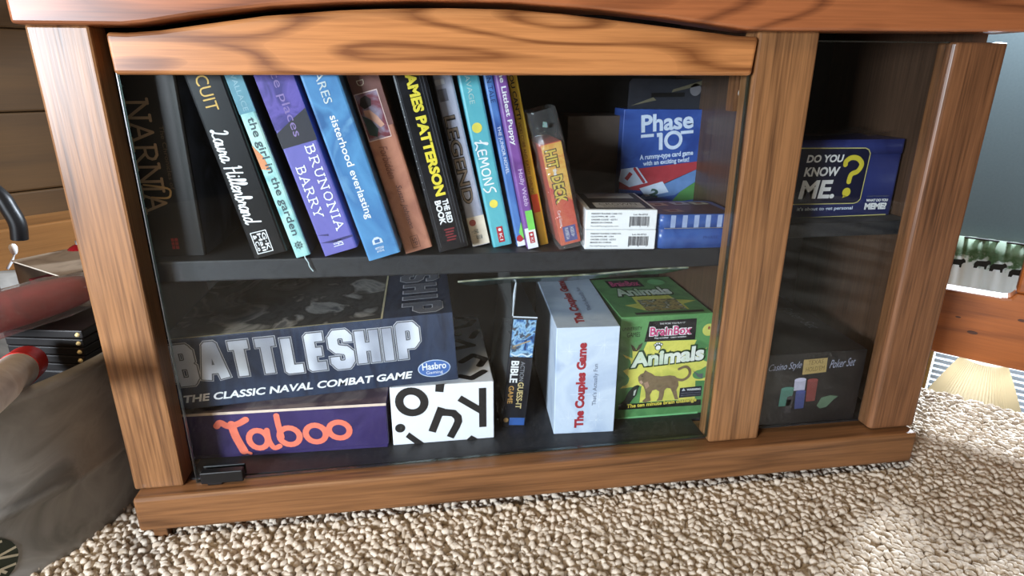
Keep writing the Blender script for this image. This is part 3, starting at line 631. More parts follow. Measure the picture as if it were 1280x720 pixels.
# blue card game in hang-tab pack
r = thing('card_game', 'blue card game pack with hang tab and fanned cards, standing behind the blue tin', 'card game', (.6535, .186, shelf_z(.6535)), (0, .6*D2R, 0))
w, d, h = .136, .045, .165
PB = picture('royal_blue', [(44, 68, 140), (60, 90, 166), (52, 78, 152)], 16)
mb = MB(); mb.box((0, 0, 0), (w, d, h), PB); mb.build('carton', r, bevel=.001)
TAB = plain((44, 46, 54), .35)
mb = MB(); mb.prism([(.008, h), (w-.002, h), (w, h+.036), (w-.005, h+.041), (.013, h+.041), (.008, h+.036)], lambda a, b: (a, .010, b), (0, .0012, 0), TAB); mb.build('hang_tab', r)
p = MB(); ftab = Frame((0, .010, h), (1, 0, 0), (0, 0, 1))
p.poly(ftab, [(.012, .004), (.05, .012), (.045, .016), (.02, .007)], plain((110, 104, 84), .5)); p.poly(ftab, [(.072, .023), (.128, .036), (.118, .040), (.074, .027)], plain((110, 104, 84), .5)); p.disc(ftab, .108, .027, .0085, plain((124, 122, 128), .5)); p.poly(ftab, [(.042, .016), (.092, .017), (.092, .023), (.042, .022)], BLACK)
PW = plain((214, 226, 246), .5)
def PH(x, y):  # photo coordinates on its face, measured once
    return ((x-777)/112*w + .0005*(y-140)*.0, h-(y-138.5-(x-777)*.022)*.00117)
def PHr(x0, y0, x1, y1): a = PH(x0, y1); b = PH(x1, y0); return (a[0], a[1], b[0], b[1])
pa = PH(799.5, 168); SA = 5.0*D2R; fP = Frame(FR(*pa), (math.cos(SA), 0, math.sin(SA)), (-math.sin(SA), 0, math.cos(SA)))
p.text(fP, 'Phase', (.0005, .0008, .0795, .0255), PW, bold=.03)
p.rect(fP, 0, -.0062, .0195, -.0018, PW); p.rect(fP, .0600, -.0062, .0795, -.0018, PW)
p.stroke(fP, [(.0240, -.0045), (.0300, -.0040), (.0300, -.0260)], .0056, PW, caps=False)
p.stroke(fP, [(.0490+.0115*math.cos(a*math.pi/12), -.0135+.0110*math.sin(a*math.pi/12)) for a in range(24)], .0050, PW, closed=True, off=OFF*1.3)
p.text(fP, 'A rummy-type card game', (-.002, -.0400, .0800, -.0305), PW, bold=.03); p.text(fP, 'with an exciting twist!', (.003, -.0490, .0740, -.0400), PW, bold=.03)
RW = plain((176, 62, 70), .5); BW = plain((104, 138, 190), .5); GW = plain((84, 138, 78), .5)
p.poly(FR, [PH(777, 213), PH(886, 203), PH(884, 210), PH(815, 240), PH(777, 236)], RW, OFF*.6)
p.poly(FR, [PH(884, 210), PH(883, 224), PH(850, 246), PH(800, 252), PH(812, 240)], BW, OFF*.6)
p.poly(FR, [PH(882, 225), PH(881, 252), PH(845, 256), PH(856, 242)], GW, OFF*.6)
p.poly(FR, [PH(778, 211), PH(798, 209), PH(813, 229), PH(790, 234), PH(776, 226)], PW, OFF)
p.text(Frame(FR(*PH(782, 224)), (.8, 0, -.6), (.6, 0, .8)), '1', (0, .002, .006, .014), RW, bold=.08, off=OFF*1.6)
p.stroke(FR, [PH(795, 211), PH(808, 228)], .004, RW, OFF*1.5)
p.poly(FR, [PH(803, 236), PH(832, 228), PH(841, 242), PH(812, 247)], PW, OFF)
p.text(Frame(FR(*PH(816, 245)), (.9, 0, -.3), (.3, 0, .9)), '2', (0, .0, .014, .012), plain((64, 96, 90), .5), bold=.06, off=OFF*1.6)
p.build('cover_print', r)
# blue striped tin
r = thing('tin_box', 'blue rectangular tin with white striped lid rim beside the white card boxes', 'tin', (.659, .0365, shelf_z(.659)), (0, .6*D2R, -1*D2R))
def rr(w, d, rad, n=6):
    out = []
    for cx, cy, a0 in ((w-rad, rad, -90), (w-rad, d-rad, 0), (rad, d-rad, 90), (rad, rad, 180)):
        for k in range(n+1): a = (a0+90*k/n)*D2R; out.append((cx+rad*math.cos(a), cy+rad*math.sin(a)))
    return out
TB = picture('tin_blue', [(42, 68, 134), (64, 94, 160), (52, 80, 148)], 20, rough=.3)
TW, TD = .104, .085
mb = MB(); mb.prism(rr(TW, TD, .012), lambda a, b: (a, b, 0), (0, 0, .028), TB, True); mb.build('tin_base', r)
mb = MB(); mb.prism([(a-.0008+.0016*a/TW, b-.0008+.0016*b/TD) for a, b in rr(TW, TD, .012)], lambda a, b: (a, b, .026), (0, 0, .0185), TB, True)
ST = plain((150, 166, 204), .35)
for k in range(6):
    u = .016 + k*.0155; mb.add([(u, -.0012, .0275), (u+.0065, -.0012, .0275), (u+.0065, -.0012, .0435), (u, -.0012, .0435)], [(0, 1, 2, 3)], ST)
mb.add([(.008, -.0013, .0262), (TW-.008, -.0013, .0262), (TW-.008, -.0013, .0272), (.008, -.0013, .0272)], [(0, 1, 2, 3)], SILVER)
lid = mb.build('lid', r)
p = MB(); ft = top(.0446)
p.poly(ft, rr(TW-.008, TD-.008, .010), picture('tin_top', [(62, 48, 50), (86, 62, 62), (50, 52, 78)], 30), OFF*.5)
for u, v, a in ((.012, .052, plain((186, 160, 150), .5)), (.044, .058, plain((180, 184, 190), .5)), (.072, .058, plain((176, 184, 170), .5)), (.018, .012, plain((150, 130, 120), .5))): p.poly(ft, [(u, v), (u+.022, v+.002), (u+.018, v+.018), (u-.004, v+.016)], a); p.rect(ft, u+.004, v+.005, u+.013, v+.013, plain((120, 60, 56), .5), OFF*1.6)
p.text(FR, 'PHASE', (.062, .012, .082, .016), plain((40, 60, 120), .5)); p.build('surface_marks', r)

# lower shelf --------------------------------------------------------------
ZF = .0752
# purple box
PURP = picture('deep_purple', [(44, 34, 78), (60, 48, 98), (52, 40, 88)], 12)
r = carton('board_game_box', 'flat dark purple game box with coral lettering at the bottom left', 'game box', (.047, .053, ZF), (.2585, .25, .0690), PURP, yaw=-1.5, lid=(.064, None))
mb = MB(); mb.rect(top(.069), .0, .0, .2585, .25, picture('dusty_purple', [(110, 92, 104), (150, 134, 134), (96, 80, 92)], 20), OFF); mb.rect(FR, 0, .0652, .2585, .069, plain((222, 200, 182), .6)); mb.build('lid_edge_wear', r)
p = MB(); CO = plain((240, 122, 98), .5)
def TF(x, y): return ((x-236)/252*.2585, .0690*(1-(y-(520-(x-236)*.067))/54.0))
def ts(P, wd, sm=True): p.stroke(FR, smooth_path([TF(*q) for q in P]) if sm else [TF(*q) for q in P], wd, CO)
ts([(276, 533), (281, 529), (290, 533), (302, 530), (312, 525)], .0085); ts([(294, 531), (297, 545), (304, 562)], .0105); ts([(304, 562), (312, 565)], .004)
def ring(cx, cy, rx, ry, wd): p.stroke(FR, [TF(cx+rx*math.cos(a*math.pi/10), cy+ry*math.sin(a*math.pi/10)) for a in range(20)], wd, CO, closed=True)
ring(324, 548, 11.5, 10.5, .0078); ts([(336, 537), (337, 550), (342, 558), (349, 556)], .007)
ring(363, 544, 12.5, 10, .0078); ts([(350, 520), (351, 532), (353, 545)], .0075)
ring(396, 540.5, 12.5, 10, .0078); ring(426, 536, 13, 9.5, .0078)
p.build('title_lettering', r)
# big letter white box
WHT = plain((236, 236, 242), .45, mottle=.01)
r = carton('board_game_box', 'white game box with scattered big black letters right of the purple box', 'game box', (.311, .0505, ZF), (.139, .238, .0885), WHT)
p = MB(); INK = plain((34, 30, 30), .55); ft = top(.0885)
def OF(x, y): # crop coordinates 7.2 px per photo px
    X = 480+x/7.2; Y = 470+y/7.2; return ((X-488.5)/129.5*.139, .0885*(1-(Y-(488.5-(X-488.5)*.088))/(70+(X-488.5)*.05)))
def os_(P, wd, caps=False): p.stroke(FR, [OF(*q) for q in P], wd, INK, caps=caps)
p.stroke(FR, [OF(250+112*math.cos(a*math.pi/14), 250+96*math.sin(a*math.pi/14)) for a in range(28)], .0108, INK, closed=True)
os_([(513, 300), (418, 522)], .0105); os_([(508, 345), (560, 345), (620, 352), (658, 390), (662, 430), (640, 480), (582, 580)], .0105)
os_([(890, 115), (888, 490)], .0100); os_([(678, 212), (880, 335)], .0095)
p.disc(FR, *OF(132, 482), .0068, INK); p.poly(FR, [OF(210, 522), OF(345, 628), OF(262, 632), OF(176, 562)], INK); p.poly(FR, [OF(780, 568), OF(840, 606), OF(730, 612)], INK); p.poly(FR, [OF(470, 92), OF(548, 82), OF(535, 160), OF(462, 155)], INK)
def tl(P, wd=.011): p.stroke(ft, P, wd, INK)
tl([(.095, .02), (.11, .012), (.128, .03)]); tl([(.10, .065), (.118, .085), (.134, .07), (.125, .05)]); tl([(.09, .11), (.12, .12), (.10, .14)]); tl([(.122, .15), (.132, .175)]); tl([(.095, .19), (.12, .2), (.13, .22), (.105, .235)]); p.disc(ft, .1, .165, .007, INK)
p.build('printed_letters', r)
# navy naval game
NAVY = picture('navy_card', [(30, 38, 58), (46, 58, 82), (36, 46, 68)], 14, stretch=(3, 1, .7))
BL, BD, BH = .3575, .238, .0970
r = carton('board_game_box', 'wide navy game box with big silver capitals lying across two other boxes', 'game box', (.0455, .0500, .1515), (BL, BD, BH), NAVY, lean=3.0, bevel=.001)
p = MB(); ft = top(BH)
p.rect(ft, .002, .001, .265, BD-.002, picture('grey_sea_battle', [(16, 16, 18), (62, 62, 64), (30, 30, 33), (150, 146, 142), (84, 84, 88)], 11, detail=6, distort=2), OFF*.5)
p.rect(ft, .0, .0, .268, .0022, plain((206, 196, 160), .4)); p.rect(ft, .266, .0, .2685, BD, plain((206, 196, 160), .4))
p.build('cover_picture', r)
p = MB()
SH = {'B': (.8, [[(.12, 0), (.12, 1), (.58, 1), (.7, .88), (.7, .64), (.56, .52), (.12, .52)], [(.56, .52), (.72, .42), (.72, .12), (.6, 0), (.12, 0)]]),
 'A': (.85, [[(.05, 0), (.34, 1), (.52, 1), (.8, 0)], [(.2, .3), (.66, .3)]]), 'T': (.72, [[(-.02, .95), (.74, .95)], [(.36, .95), (.36, 0)]]), 'L': (.62, [[(.12, 1), (.12, .05), (.66, .05)]]),
 'E': (.65, [[(.66, .95), (.12, .95), (.12, .05), (.66, .05)], [(.12, .5), (.55, .5)]]),
 'S': (.75, [[(.68, .72), (.68, .86), (.55, .97), (.2, .97), (.07, .85), (.07, .62), (.2, .52), (.55, .46), (.68, .36), (.68, .14), (.55, .02), (.2, .02), (.07, .14), (.07, .28)]]),
 'H': (.78, [[(.1, 0), (.1, 1)], [(.68, 0), (.68, 1)], [(.1, .5), (.68, .5)]]), 'I': (.24, [[(.12, 0), (.12, 1)]]), 'P': (.75, [[(.12, 0), (.12, 1), (.56, 1), (.7, .88), (.7, .56), (.56, .44), (.12, .44)]])}
STEEL = picture('brushed_steel', [(146, 150, 164), (176, 180, 194), (204, 208, 220), (222, 226, 236)], 13, stretch=(1.6, 1, 1), detail=1.5, distort=.3); DK = plain((92, 94, 102), .4); RIM = plain((196, 198, 206), .35)
for wd, m_, of, ex in ((.0160, RIM, OFF, .0022), (.0146, DK, OFF*1.5, .0015), (.0116, STEEL, OFF*2.1, 0)):
    fit_word(p, FR, 'BATTLESHIP', SH, .0080, .0390, .3080, .0840, wd, m_, gap=.34, off=of, caps=False, ext=ex, joint=8)
p.text(FR, 'THE CLASSIC NAVAL COMBAT GAME', (.0110, .0095, .2985, .0200), WHITE, bold=.03, shear=.25)
p.disc(FR, .3270, .0205, .0215, plain((190, 204, 226), .5), OFF, rv=.0125); p.disc(FR, .3270, .0205, .0203, plain((66, 104, 172), .5), OFF*1.6, rv=.0113)
p.text(FR, 'Hasbro', (.3115, .0190, .3430, .0290), WHITE, bold=.02, off=OFF*2.2); p.text(FR, 'Gaming', (.3160, .0115, .3380, .0172), WHITE, off=OFF*2.2)
ftd = Frame((.275, BD, BH), (0, -1, 0), (1, 0, 0))
for wd, m_, of, ex in ((.0150, RIM, OFF, .0015), (.0125, plain((104, 106, 116), .4), OFF*1.6, 0)):
    fit_word(p, ftd, 'ESHIP', SH, .020, .018, BD-.012, .064, wd, m_, gap=.34, off=of, caps=False, ext=ex, joint=8)
p.build('title_lettering', r)
# dark adventure game box
r = thing('board_game_box', 'slim dark game box with blue sea picture, leaning beside the pale tall box', 'game box', (.4635, .0760, ZF), (0, 5.5*D2R, 0))
w, d, h = .0340, .165, .1730
DBX = picture('near_black', [(20, 21, 26), (32, 34, 42), (26, 27, 33)], 20, rough=.35)
mb = MB(); mb.box((0, 0, 0), (w, d, h), DBX); mb.build('carton', r, bevel=.001)
p = MB()
p.rect(FR, .0012, .112, w-.001, .168, picture('stormy_sea', [(24, 42, 84), (60, 110, 170), (150, 190, 220), (40, 60, 90), (110, 100, 88)], 70, detail=5), OFF)
p.stroke(FR, smooth_path([(.003, .1165), (.010, .1135), (.018, .1165), (.026, .1135), (.032, .117)]), .002, plain((210, 222, 232), .5), OFF*1.5)
p.stroke(FR, [(.0055, .128), (.027, .137)], .002, plain((170, 150, 120), .5), OFF*1.5); p.rect(FR, 0, h-.0024, w, h-.0004, plain((196, 204, 214), .4))
fs = Frame((0, 0, h), (0, 0, -1), (1, 0, 0))
p.text(fs, 'ACTION', (.068, .0180, .098, .0240), plain((150, 152, 160), .5)); p.text(fs, 'BIBLE', (.067, .0045, .101, .0155), WHITE, bold=.03); p.text(fs, 'GUESS-IT', (.100, .0170, .142, .0255), plain((206, 184, 130), .5), bold=.02); p.text(fs, 'GAME', (.106, .0045, .134, .0120), plain((196, 150, 84), .5), bold=.02)
p.disc(FR, .0055, .0120, .0036, plain((176, 140, 90), .5)); p.rect(FR, .0105, .0040, .0325, .0160, plain((54, 92, 160), .5))
p.build('cover_print', r)
mb = MB(); SHR = film('shrink_wrap', base=.12, rough=.05, haze=.06)
mb.add([(-.0008, -.0008, 0), (-.0008, -.0008, h+.002), (-.0008, .06, h+.050), (-.0008, d, h+.02), (-.0008, d, 0)], [(0, 1, 2, 3, 4)], SHR)
mb.tube([(-.0005, -.0005, h), (.004, .028, h+.022), (.009, .050, h+.040)], [.0009, .0022, .0007], plain((214, 220, 228), .3), seg=8); mb.build('torn_wrapping', r)
# pale tall quiz game
PALE = picture('pale_silver_blue', [(176, 192, 218), (204, 216, 234), (190, 204, 226)], 14)
CW, CDp, CH = .0862, .222, .1628
r = carton('board_game_box', 'tall pale silver blue game box with red upward lettering', 'game box', (.5345, .0475, ZF), (CW, CDp, CH), PALE, yaw=-3.3, bevel=.001)
p = MB(); fu = Frame((CW, 0, 0), (0, 0, 1), (-1, 0, 0)); ftu = Frame((CW, 0, CH), (0, 1, 0), (-1, 0, 0)); RT = plain((166, 46, 58), .5); GT = plain((120, 128, 150), .5)
p.text(fu, 'The Couples Game', (.009, .0405, .1405, .0575), RT, bold=.055); p.text(fu, 'That’s Actually Fun', (.044, .0260, .1080, .0335), GT, bold=.01)
p.cut('title_lettering', r); p.text(ftu, 'The Couples Game', (.014, .0405, .198, .0575), RT, bold=.055); p.text(ftu, 'That’s Actually Fun', (.060, .0240, .160, .0320), GT, bold=.01)
p.cut('title_lettering', r)
STAR = plain((226, 234, 246), .5)
for u, v, q in ((.018, .128, .012), (.036, .062, .014), (.063, .052, .012), (.066, .136, .013), (.020, .025, .011), (.060, .020, .010)):
    for k in range(4):
        a = k*math.pi/4; L = q if k % 2 == 0 else q*.5; p.stroke(FR, [(u-L*math.cos(a), v-L*math.sin(a)), (u+L*math.cos(a), v+L*math.sin(a))], .0005, STAR, OFF*.5)
p.build('printed_sparkles', r)
# green animal quiz game
GRE = picture('leaf_green', [(70, 122, 74), (96, 150, 92), (82, 136, 82)], 22)
QW, QD, QH = .1355, .168, .1620
r = carton('board_game_box', 'green cube game box with yellow starburst and prowling big cat', 'game box', (.6320, .0740, ZF), (QW, QD, QH), GRE, bevel=.001)
p = MB()
def QF(x, y): # crop coordinates (5.143 px per photo px, origin 765,390)
    X = 765+x/5.143; Y = 390+y/5.143
    uu = (X-771-(525-Y)*.030)/(111.5+(525-Y)*.062); vv_ = 1-(Y-(397-uu*4.0))/(127.5-3.0*uu)
    return (uu*QW, vv_*QH)
def qp(P, m_, o_): p.poly(FR, [QF(*q) for q in P], m_, o_)
def qr(x0, y0, x1, y1): a = QF(x0, y1); b = QF(x1, y0); return (a[0], a[1], b[0], b[1])
YB = picture('sun_yellow', [(196, 196, 92), (222, 216, 104), (208, 206, 98)], 30)
qp([(70, 265), (135, 290), (130, 220), (200, 250), (230, 185), (560, 180), (530, 240), (640, 215), (590, 300), (660, 330), (590, 370), (640, 440), (560, 440), (560, 560), (190, 580), (200, 470), (60, 485), (120, 420), (75, 370), (140, 340)], YB, OFF*.5)
for cx, cy, a, b_ in ((90, 320, 34, 34), (80, 430, 36, 42), (600, 205, 44, 40), (590, 400, 50, 34), (620, 470, 60, 26)): p.disc(FR, *QF(cx, cy), a/5.14*QW/115, GRE, OFF*.8, rv=b_/5.14*QW/115)
qp([(236, 62), (556, 46), (548, 176), (208, 188)], plain((26, 26, 30), .5), OFF*1.1)
PINK = plain((206, 70, 128), .5)
a_ = qr(242, 88, 524, 152); p.text(FR, 'BrainBox', (a_[0]-.001, a_[1]-.001, a_[2]+.001, a_[3]+.001), WHITE, bold=.09, off=OFF*1.6); p.text(FR, 'BrainBox', a_, PINK, bold=.02, off=OFF*2.2)
p.text(FR, 'THE MORE YOU PLAY IT', qr(305, 66, 478, 82), WHITE, off=OFF*1.6); p.text(FR, 'Play together · Learn together', qr(275, 152, 490, 172), WHITE, bold=.02, off=OFF*1.6)
DG = plain((38, 66, 40), .5); ag = picture('letter_fade', [(232, 236, 228), (206, 220, 200), (170, 196, 160)], 20)
fA = Frame(FR(*QF(118, 356)), Vector((1, 0, .055)).normalized(), (0, 0, 1)); LW = QF(612, 300)[0]-QF(118, 300)[0]
p.text(fA, 'Animals', (-.002, -.0015, LW+.002, .0275), DG, bold=.12, off=OFF*2); p.text(fA, 'Animals', (.001, .001, LW-.001, .0250), ag, bold=.045, off=OFF*2.8)
p.disc(FR, *QF(300, 222), .0048, DG, OFF*2); p.disc(FR, *QF(300, 224), .0036, WHITE, OFF*2.6)
for k, (x, y) in enumerate(((280, 207), (292, 198), (308, 197), (322, 204))): p.disc(FR, *QF(x, y), .0022, DG, OFF*2, seg=10); p.disc(FR, *QF(x, y), .0014, WHITE, OFF*2.6, seg=10)
CAT = picture('cat_brown', [(104, 88, 66), (132, 112, 86), (118, 98, 74)], 60)
qp([(176, 432), (174, 410), (190, 392), (210, 384), (220, 366), (238, 378), (262, 388), (285, 404), (330, 408), (385, 402), (420, 408), (440, 424), (446, 470), (432, 500), (440, 540), (448, 560), (424, 562), (408, 520), (392, 488), (368, 484), (352, 500), (346, 540), (338, 566), (300, 570), (314, 548), (318, 508), (296, 494), (272, 500), (256, 530), (262, 568), (226, 580), (206, 572), (228, 548), (226, 510), (214, 476), (200, 462), (186, 452)], CAT, OFF*2.0)
p.stroke(FR, smooth_path([QF(*q) for q in ((432, 428), (470, 434), (505, 416), (520, 388), (512, 360), (486, 348), (446, 362))]), .0042, CAT, OFF*2.1)
qp([(182, 440), (196, 430), (208, 446), (196, 458)], plain((196, 160, 140), .5), OFF*2.6); qp([(214, 450), (238, 440), (250, 470), (228, 490)], plain((172, 138, 116), .5), OFF*2.6); p.disc(FR, *QF(200, 404), .0009, BLACK, OFF*3, seg=8)
FROG = plain((36, 44, 40), .5)
qp([(60, 590), (90, 560), (112, 510), (150, 470), (172, 462), (188, 466), (176, 490), (166, 530), (140, 560), (120, 590)], FROG, OFF*1.8); qp([(150, 500), (166, 490), (156, 530), (146, 532)], plain((190, 196, 190), .5), OFF*2.3)
qp([(118, 200), (140, 214), (156, 236), (172, 206), (198, 190), (186, 224), (162, 246), (134, 244)], plain((70, 62, 48), .5), OFF*1.8)
qp([(542, 376), (580, 396), (610, 392), (606, 426), (575, 416)], plain((96, 104, 104), .5), OFF*1.8)
qp([(52, 590), (600, 564), (600, 602), (52, 628)], plain((24, 26, 24), .5), OFF*1.5)
fB = Frame(FR(*QF(106, 623)), Vector((1, 0, .03)).normalized(), (0, 0, 1)); p.text(fB, 'The ten minute brain challenge', (0, 0, QF(566, 600)[0]-QF(106, 600)[0], .0082), plain((222, 206, 84), .5), bold=.03, off=OFF*2.2)
qp([(456, 486), (604, 474), (600, 540), (450, 552)], plain((30, 34, 50), .5), OFF*2.2); p.text(FR, 'WARNING', qr(502, 486, 596, 505), WHITE, bold=.03, off=OFF*2.8); p.text(FR, 'CHOKING HAZARD - Small parts.', qr(464, 512, 596, 524), plain((170, 176, 190), .5), off=OFF*2.8); p.text(FR, 'Not for children under 3 yrs.', qr(464, 526, 594, 538), plain((170, 176, 190), .5), off=OFF*2.8); qp([(468, 506), (480, 486), (492, 504)], plain((200, 204, 214), .5), OFF*2.8)
p.disc(FR, *QF(640, 118), .0095, plain((206, 206, 104), .5), OFF*1.2); p.text(FR, '8', qr(632, 96, 650, 116), plain((150, 60, 60), .5), bold=.05, off=OFF*1.8)
p.text(FR, 'UNIVERSITY', qr(62, 92, 190, 118), plain((36, 44, 34), .5), off=OFF); p.text(FR, 'GAMES', qr(92, 126, 180, 158), plain((36, 44, 34), .5), off=OFF)
LGN = plain((122, 190, 128), .5); qp([(50, 680), (580, 646), (580, 658), (50, 694)], LGN, OFF)
ft = top(QH)
p.poly(ft, [(.020, .045), (.040, .050), (.042, .085), (.098, .092), (.104, .060), (.132, .052), (.108, .040), (.108, .018), (.042, .022)], YB, OFF*.5)
p.rect(ft, .022, .122, .078, .158, plain((26, 26, 30), .5), OFF); p.text(ft, 'BrainBox', (.026, .128, .074, .152), PINK, bold=.03, off=OFF*1.6)
p.text(ft, 'Animals', (.020, .078, .112, .120), DG, bold=.12, off=OFF*1.2); p.text(ft, 'Animals', (.022, .082, .110, .117), ag, bold=.045, off=OFF*1.8)
p.rect(ft, .044, .018, .104, .064, picture('cards_mosaic', [(120, 100, 60), (196, 170, 110), (70, 84, 60), (214, 206, 190)], 90), OFF*1.2); p.rect(ft, .024, .006, .126, .014, plain((30, 34, 28), .5), OFF); p.disc(ft, .104, .142, .014, LGN, OFF)
p.build('cover_print', r)
# thin folder wedged over the boxes
FOLD = picture('dark_green_folder', [(26, 44, 44), (56, 84, 84), (34, 54, 58), (90, 110, 118)], 16, rough=.2)
mb = MB(); nx, ny = 16, 8; vv = []; ff = []
for j in range(ny+1):
    for i in range(nx+1):
        a, b = i/nx, j/ny; x0 = .405+.305*a; x1 = .470+.235*a
        x = x0*(1-b)+x1*b; y = .046+.014*a*0 + .190*b; z = .3095+.006*a - .0670*b - .004*math.sin(b*math.pi) + .001*math.sin(a*9)
        vv.append((x, y, z))
mset = len(vv)
vv += [(x, y, z-.002) for x, y, z in vv]
for j in range(ny):
    for i in range(nx):
        q = j*(nx+1)+i; ff.append((q, q+1, q+nx+2, q+nx+1)); ff.append((mset+q, mset+q+nx+1, mset+q+nx+2, mset+q+1))
for i in range(nx): ff.append((i, mset+i, mset+i+1, i+1))
for j in range(ny): ff.append((j*(nx+1), (j+1)*(nx+1), mset+(j+1)*(nx+1), mset+j*(nx+1))); q = j*(nx+1)+nx; ff.append((q, mset+q, mset+q+nx+1, q+nx+1))
b_ = len(ff); mb.add(vv, ff, FOLD, False)
mb.tube([vv[i] for i in range(nx+1)], .0012, picture('folder_edge', [(96, 100, 70), (160, 160, 140), (70, 78, 66)], 30), seg=6)
tag(mb.build('paper_folder'), 'thin glossy dark green folder wedged under the upper shelf above the game boxes', 'folder')

# right bay -----------------------------------------------------------------
r = thing('tin_box', 'navy game tin with large yellow question mark on the narrow upper shelf', 'tin', (.796, .090, .3682))
MW, MD, MH = .2335, .09, .106
NV2 = picture('tin_navy', [(38, 44, 98), (52, 60, 118), (44, 52, 108)], 10, rough=.3)
mb = MB(); mb.prism(rr(MW, MD, .006, 4), lambda a, b: (a, b, 0), (0, 0, .088), NV2, True); mb.build('tin_base', r)
mb = MB(); mb.prism([(a-.0008+.0016*a/MW, b-.0008+.0016*b/MD) for a, b in rr(MW, MD, .006, 4)], lambda a, b: (a, b, .086), (0, 0, MH-.086), NV2, True); mb.build('lid', r)
p = MB(); YQ = plain((206, 192, 62), .45); YL = plain((196, 188, 120), .45); FM = Frame((0, -.0008, 0), (1, 0, 0), (0, 0, 1))
def MF(x, y): # crop coordinates (8 px per photo px, origin 985,160)
    X = 985+x/6; Y = 160+y/6; v = (269.3-(X-990)*.016-Y)/91.5*.1035
    u = .0785 + (X-990-v*105)/(122.5+v*60)*.1500
    return (u, v)
def mr(x0, y0, x1, y1): a = MF(x0, y1); b = MF(x1, y0); return (MF((x0+x0)/2, (y0+y1)/2)[0], a[1], MF(x1, (y0+y1)/2)[0], b[1])
p.poly(FM, [MF(*q) for q in ((0, 150), (590, 148), (612, 185), (545, 520), (500, 552), (0, 556))], plain((26, 28, 52), .4), OFF*.5)
p.stroke(FM, [MF(*q) for q in ((-60, 150), (575, 146), (600, 158), (612, 185), (545, 520), (525, 542), (495, 552), (-100, 557))], .0013, YL)
p.stroke(FM, [MF(*q) for q in ((-150, 665), (740, 640))], .0012, YL)
for s_, R_, sh in (('DO YOU', (132, 192, 410, 252), .12), ('KNOW', (116, 280, 384, 352), .12), ('ME.', (84, 376, 352, 518), .12)): p.text(FM, s_, mr(*R_), WHITE, bold=.035, shear=sh)
p.text(FM, 'it’s about to get personal', mr(72, 572, 488, 612), PW, bold=.02)
q_ = [(424, 268), (430, 240), (470, 215), (520, 222), (548, 262), (520, 312), (470, 338), (452, 398)]
p.stroke(FM, smooth_path([MF(*q) for q in q_]), .0068, YQ, caps=False); p.disc(FM, *MF(438, 468), .0062, YQ)
p.poly(FM, [MF(420, 488), MF(440, 500), MF(405, 510)], YQ)
p.text(FM, 'WHAT DO YOU', mr(592, 518, 758, 542), WHITE, bold=.05); p.text(FM, 'MEME?', mr(580, 548, 748, 602), WHITE, bold=.06); p.text(FM, 'A PARTY GAME FROM', mr(598, 494, 760, 506), plain((120, 124, 130), .5))
p.build('title_lettering', r)
mb = MB(); SHR2 = film('loose_wrap', base=.10, rough=.1, bump=1.0, haze=.03)
vv = [(.02+.2*i/10, .004+.08*j/4, MH+.0035+random.uniform(0, .007)) for j in range(5) for i in range(11)]; ff = [(j*11+i, j*11+i+1, (j+1)*11+i+1, (j+1)*11+i) for j in range(4) for i in range(10)]
mb.add(vv, ff, SHR2, True); mb.build('loose_wrapping', r)
# black poker box
r = carton('board_game_box', 'black poker chip box with a gold label at the bottom of the narrow bay', 'game box', (.797, .027, ZF), (.187, .235, .1130), picture('black_carton', [(18, 17, 19), (28, 26, 28), (22, 21, 23)], 14, rough=.4), bevel=.001)
p = MB(); SV = plain((150, 154, 176), .45)
def KF(x, y): # crop coordinates (4.2375 px per photo px, origin 950,360)
    X = 950+x/4.2375; Y = 360+y/4.2375; v = (534-(X-950)*.055-Y)/(85.5)*.113; u = .034 + (X-950-v*105)/(127+v*20)*.153
    return (u, v)
def kr(x0, y0, x1, y1): ym = (y0+y1)/2; return (KF(x0, ym)[0], KF(x0, y1)[1], KF(x1, ym)[0], KF(x0, y0)[1])
def ktext(s_, x0, y0, x1, y1, m_, sh):
    a = KF(x0, y1); b = KF(x1, y1-(x1-x0)*.10); p.text(Frame(FR(*a), Vector((b[0]-a[0], 0, b[1]-a[1])).normalized(), (0, 0, 1)), s_, (0, 0, b[0]-a[0], KF(x0, y0)[1]-a[1]), m_, shear=sh, off=OFF*1.6)
ktext('Casino Style', 54, 418, 232, 462, SV, .35); ktext('Poker Set', 386, 396, 528, 438, SV, .35)
p.poly(FR, [KF(*q) for q in ((246, 394), (376, 384), (370, 456), (240, 470))], plain((166, 142, 92), .4)); ktext('TEXAS', 268, 398, 352, 420, plain((110, 90, 50), .5), 0); ktext("HOLD'EM", 256, 432, 358, 456, plain((110, 90, 50), .5), 0)
for pts_, c_, tp in ((((128, 542), (198, 540), (176, 630), (114, 634)), (66, 108, 96), None), (((200, 496), (262, 494), (256, 548), (196, 552)), (168, 166, 186), 1), (((208, 560), (262, 556), (252, 644), (202, 648)), (56, 66, 116), 1), (((270, 500), (328, 496), (314, 606), (264, 610)), (116, 52, 50), 1), (((160, 590), (196, 586), (182, 668), (146, 670)), (52, 49, 52), 1)):
    p.poly(FR, [KF(*q) for q in pts_], plain(c_, .5)); mx_, my_ = (pts_[0][0]+pts_[1][0])/2, (pts_[0][1]+pts_[1][1])/2; p.disc(FR, *KF(mx_, my_), abs(KF(pts_[1][0], my_)[0]-KF(pts_[0][0], my_)[0])/2, plain(tuple(min(255, int(v*1.12)) for v in c_), .5), OFF*1.5, rv=.0030)
p.poly(FR, [KF(*q) for q in ((326, 632), (350, 590), (400, 578), (446, 584), (420, 600), (380, 640), (344, 648))], plain((86, 108, 88), .5))
ft = Frame((.187, .0, .113), (0, -1, 0), (1, 0, 0))
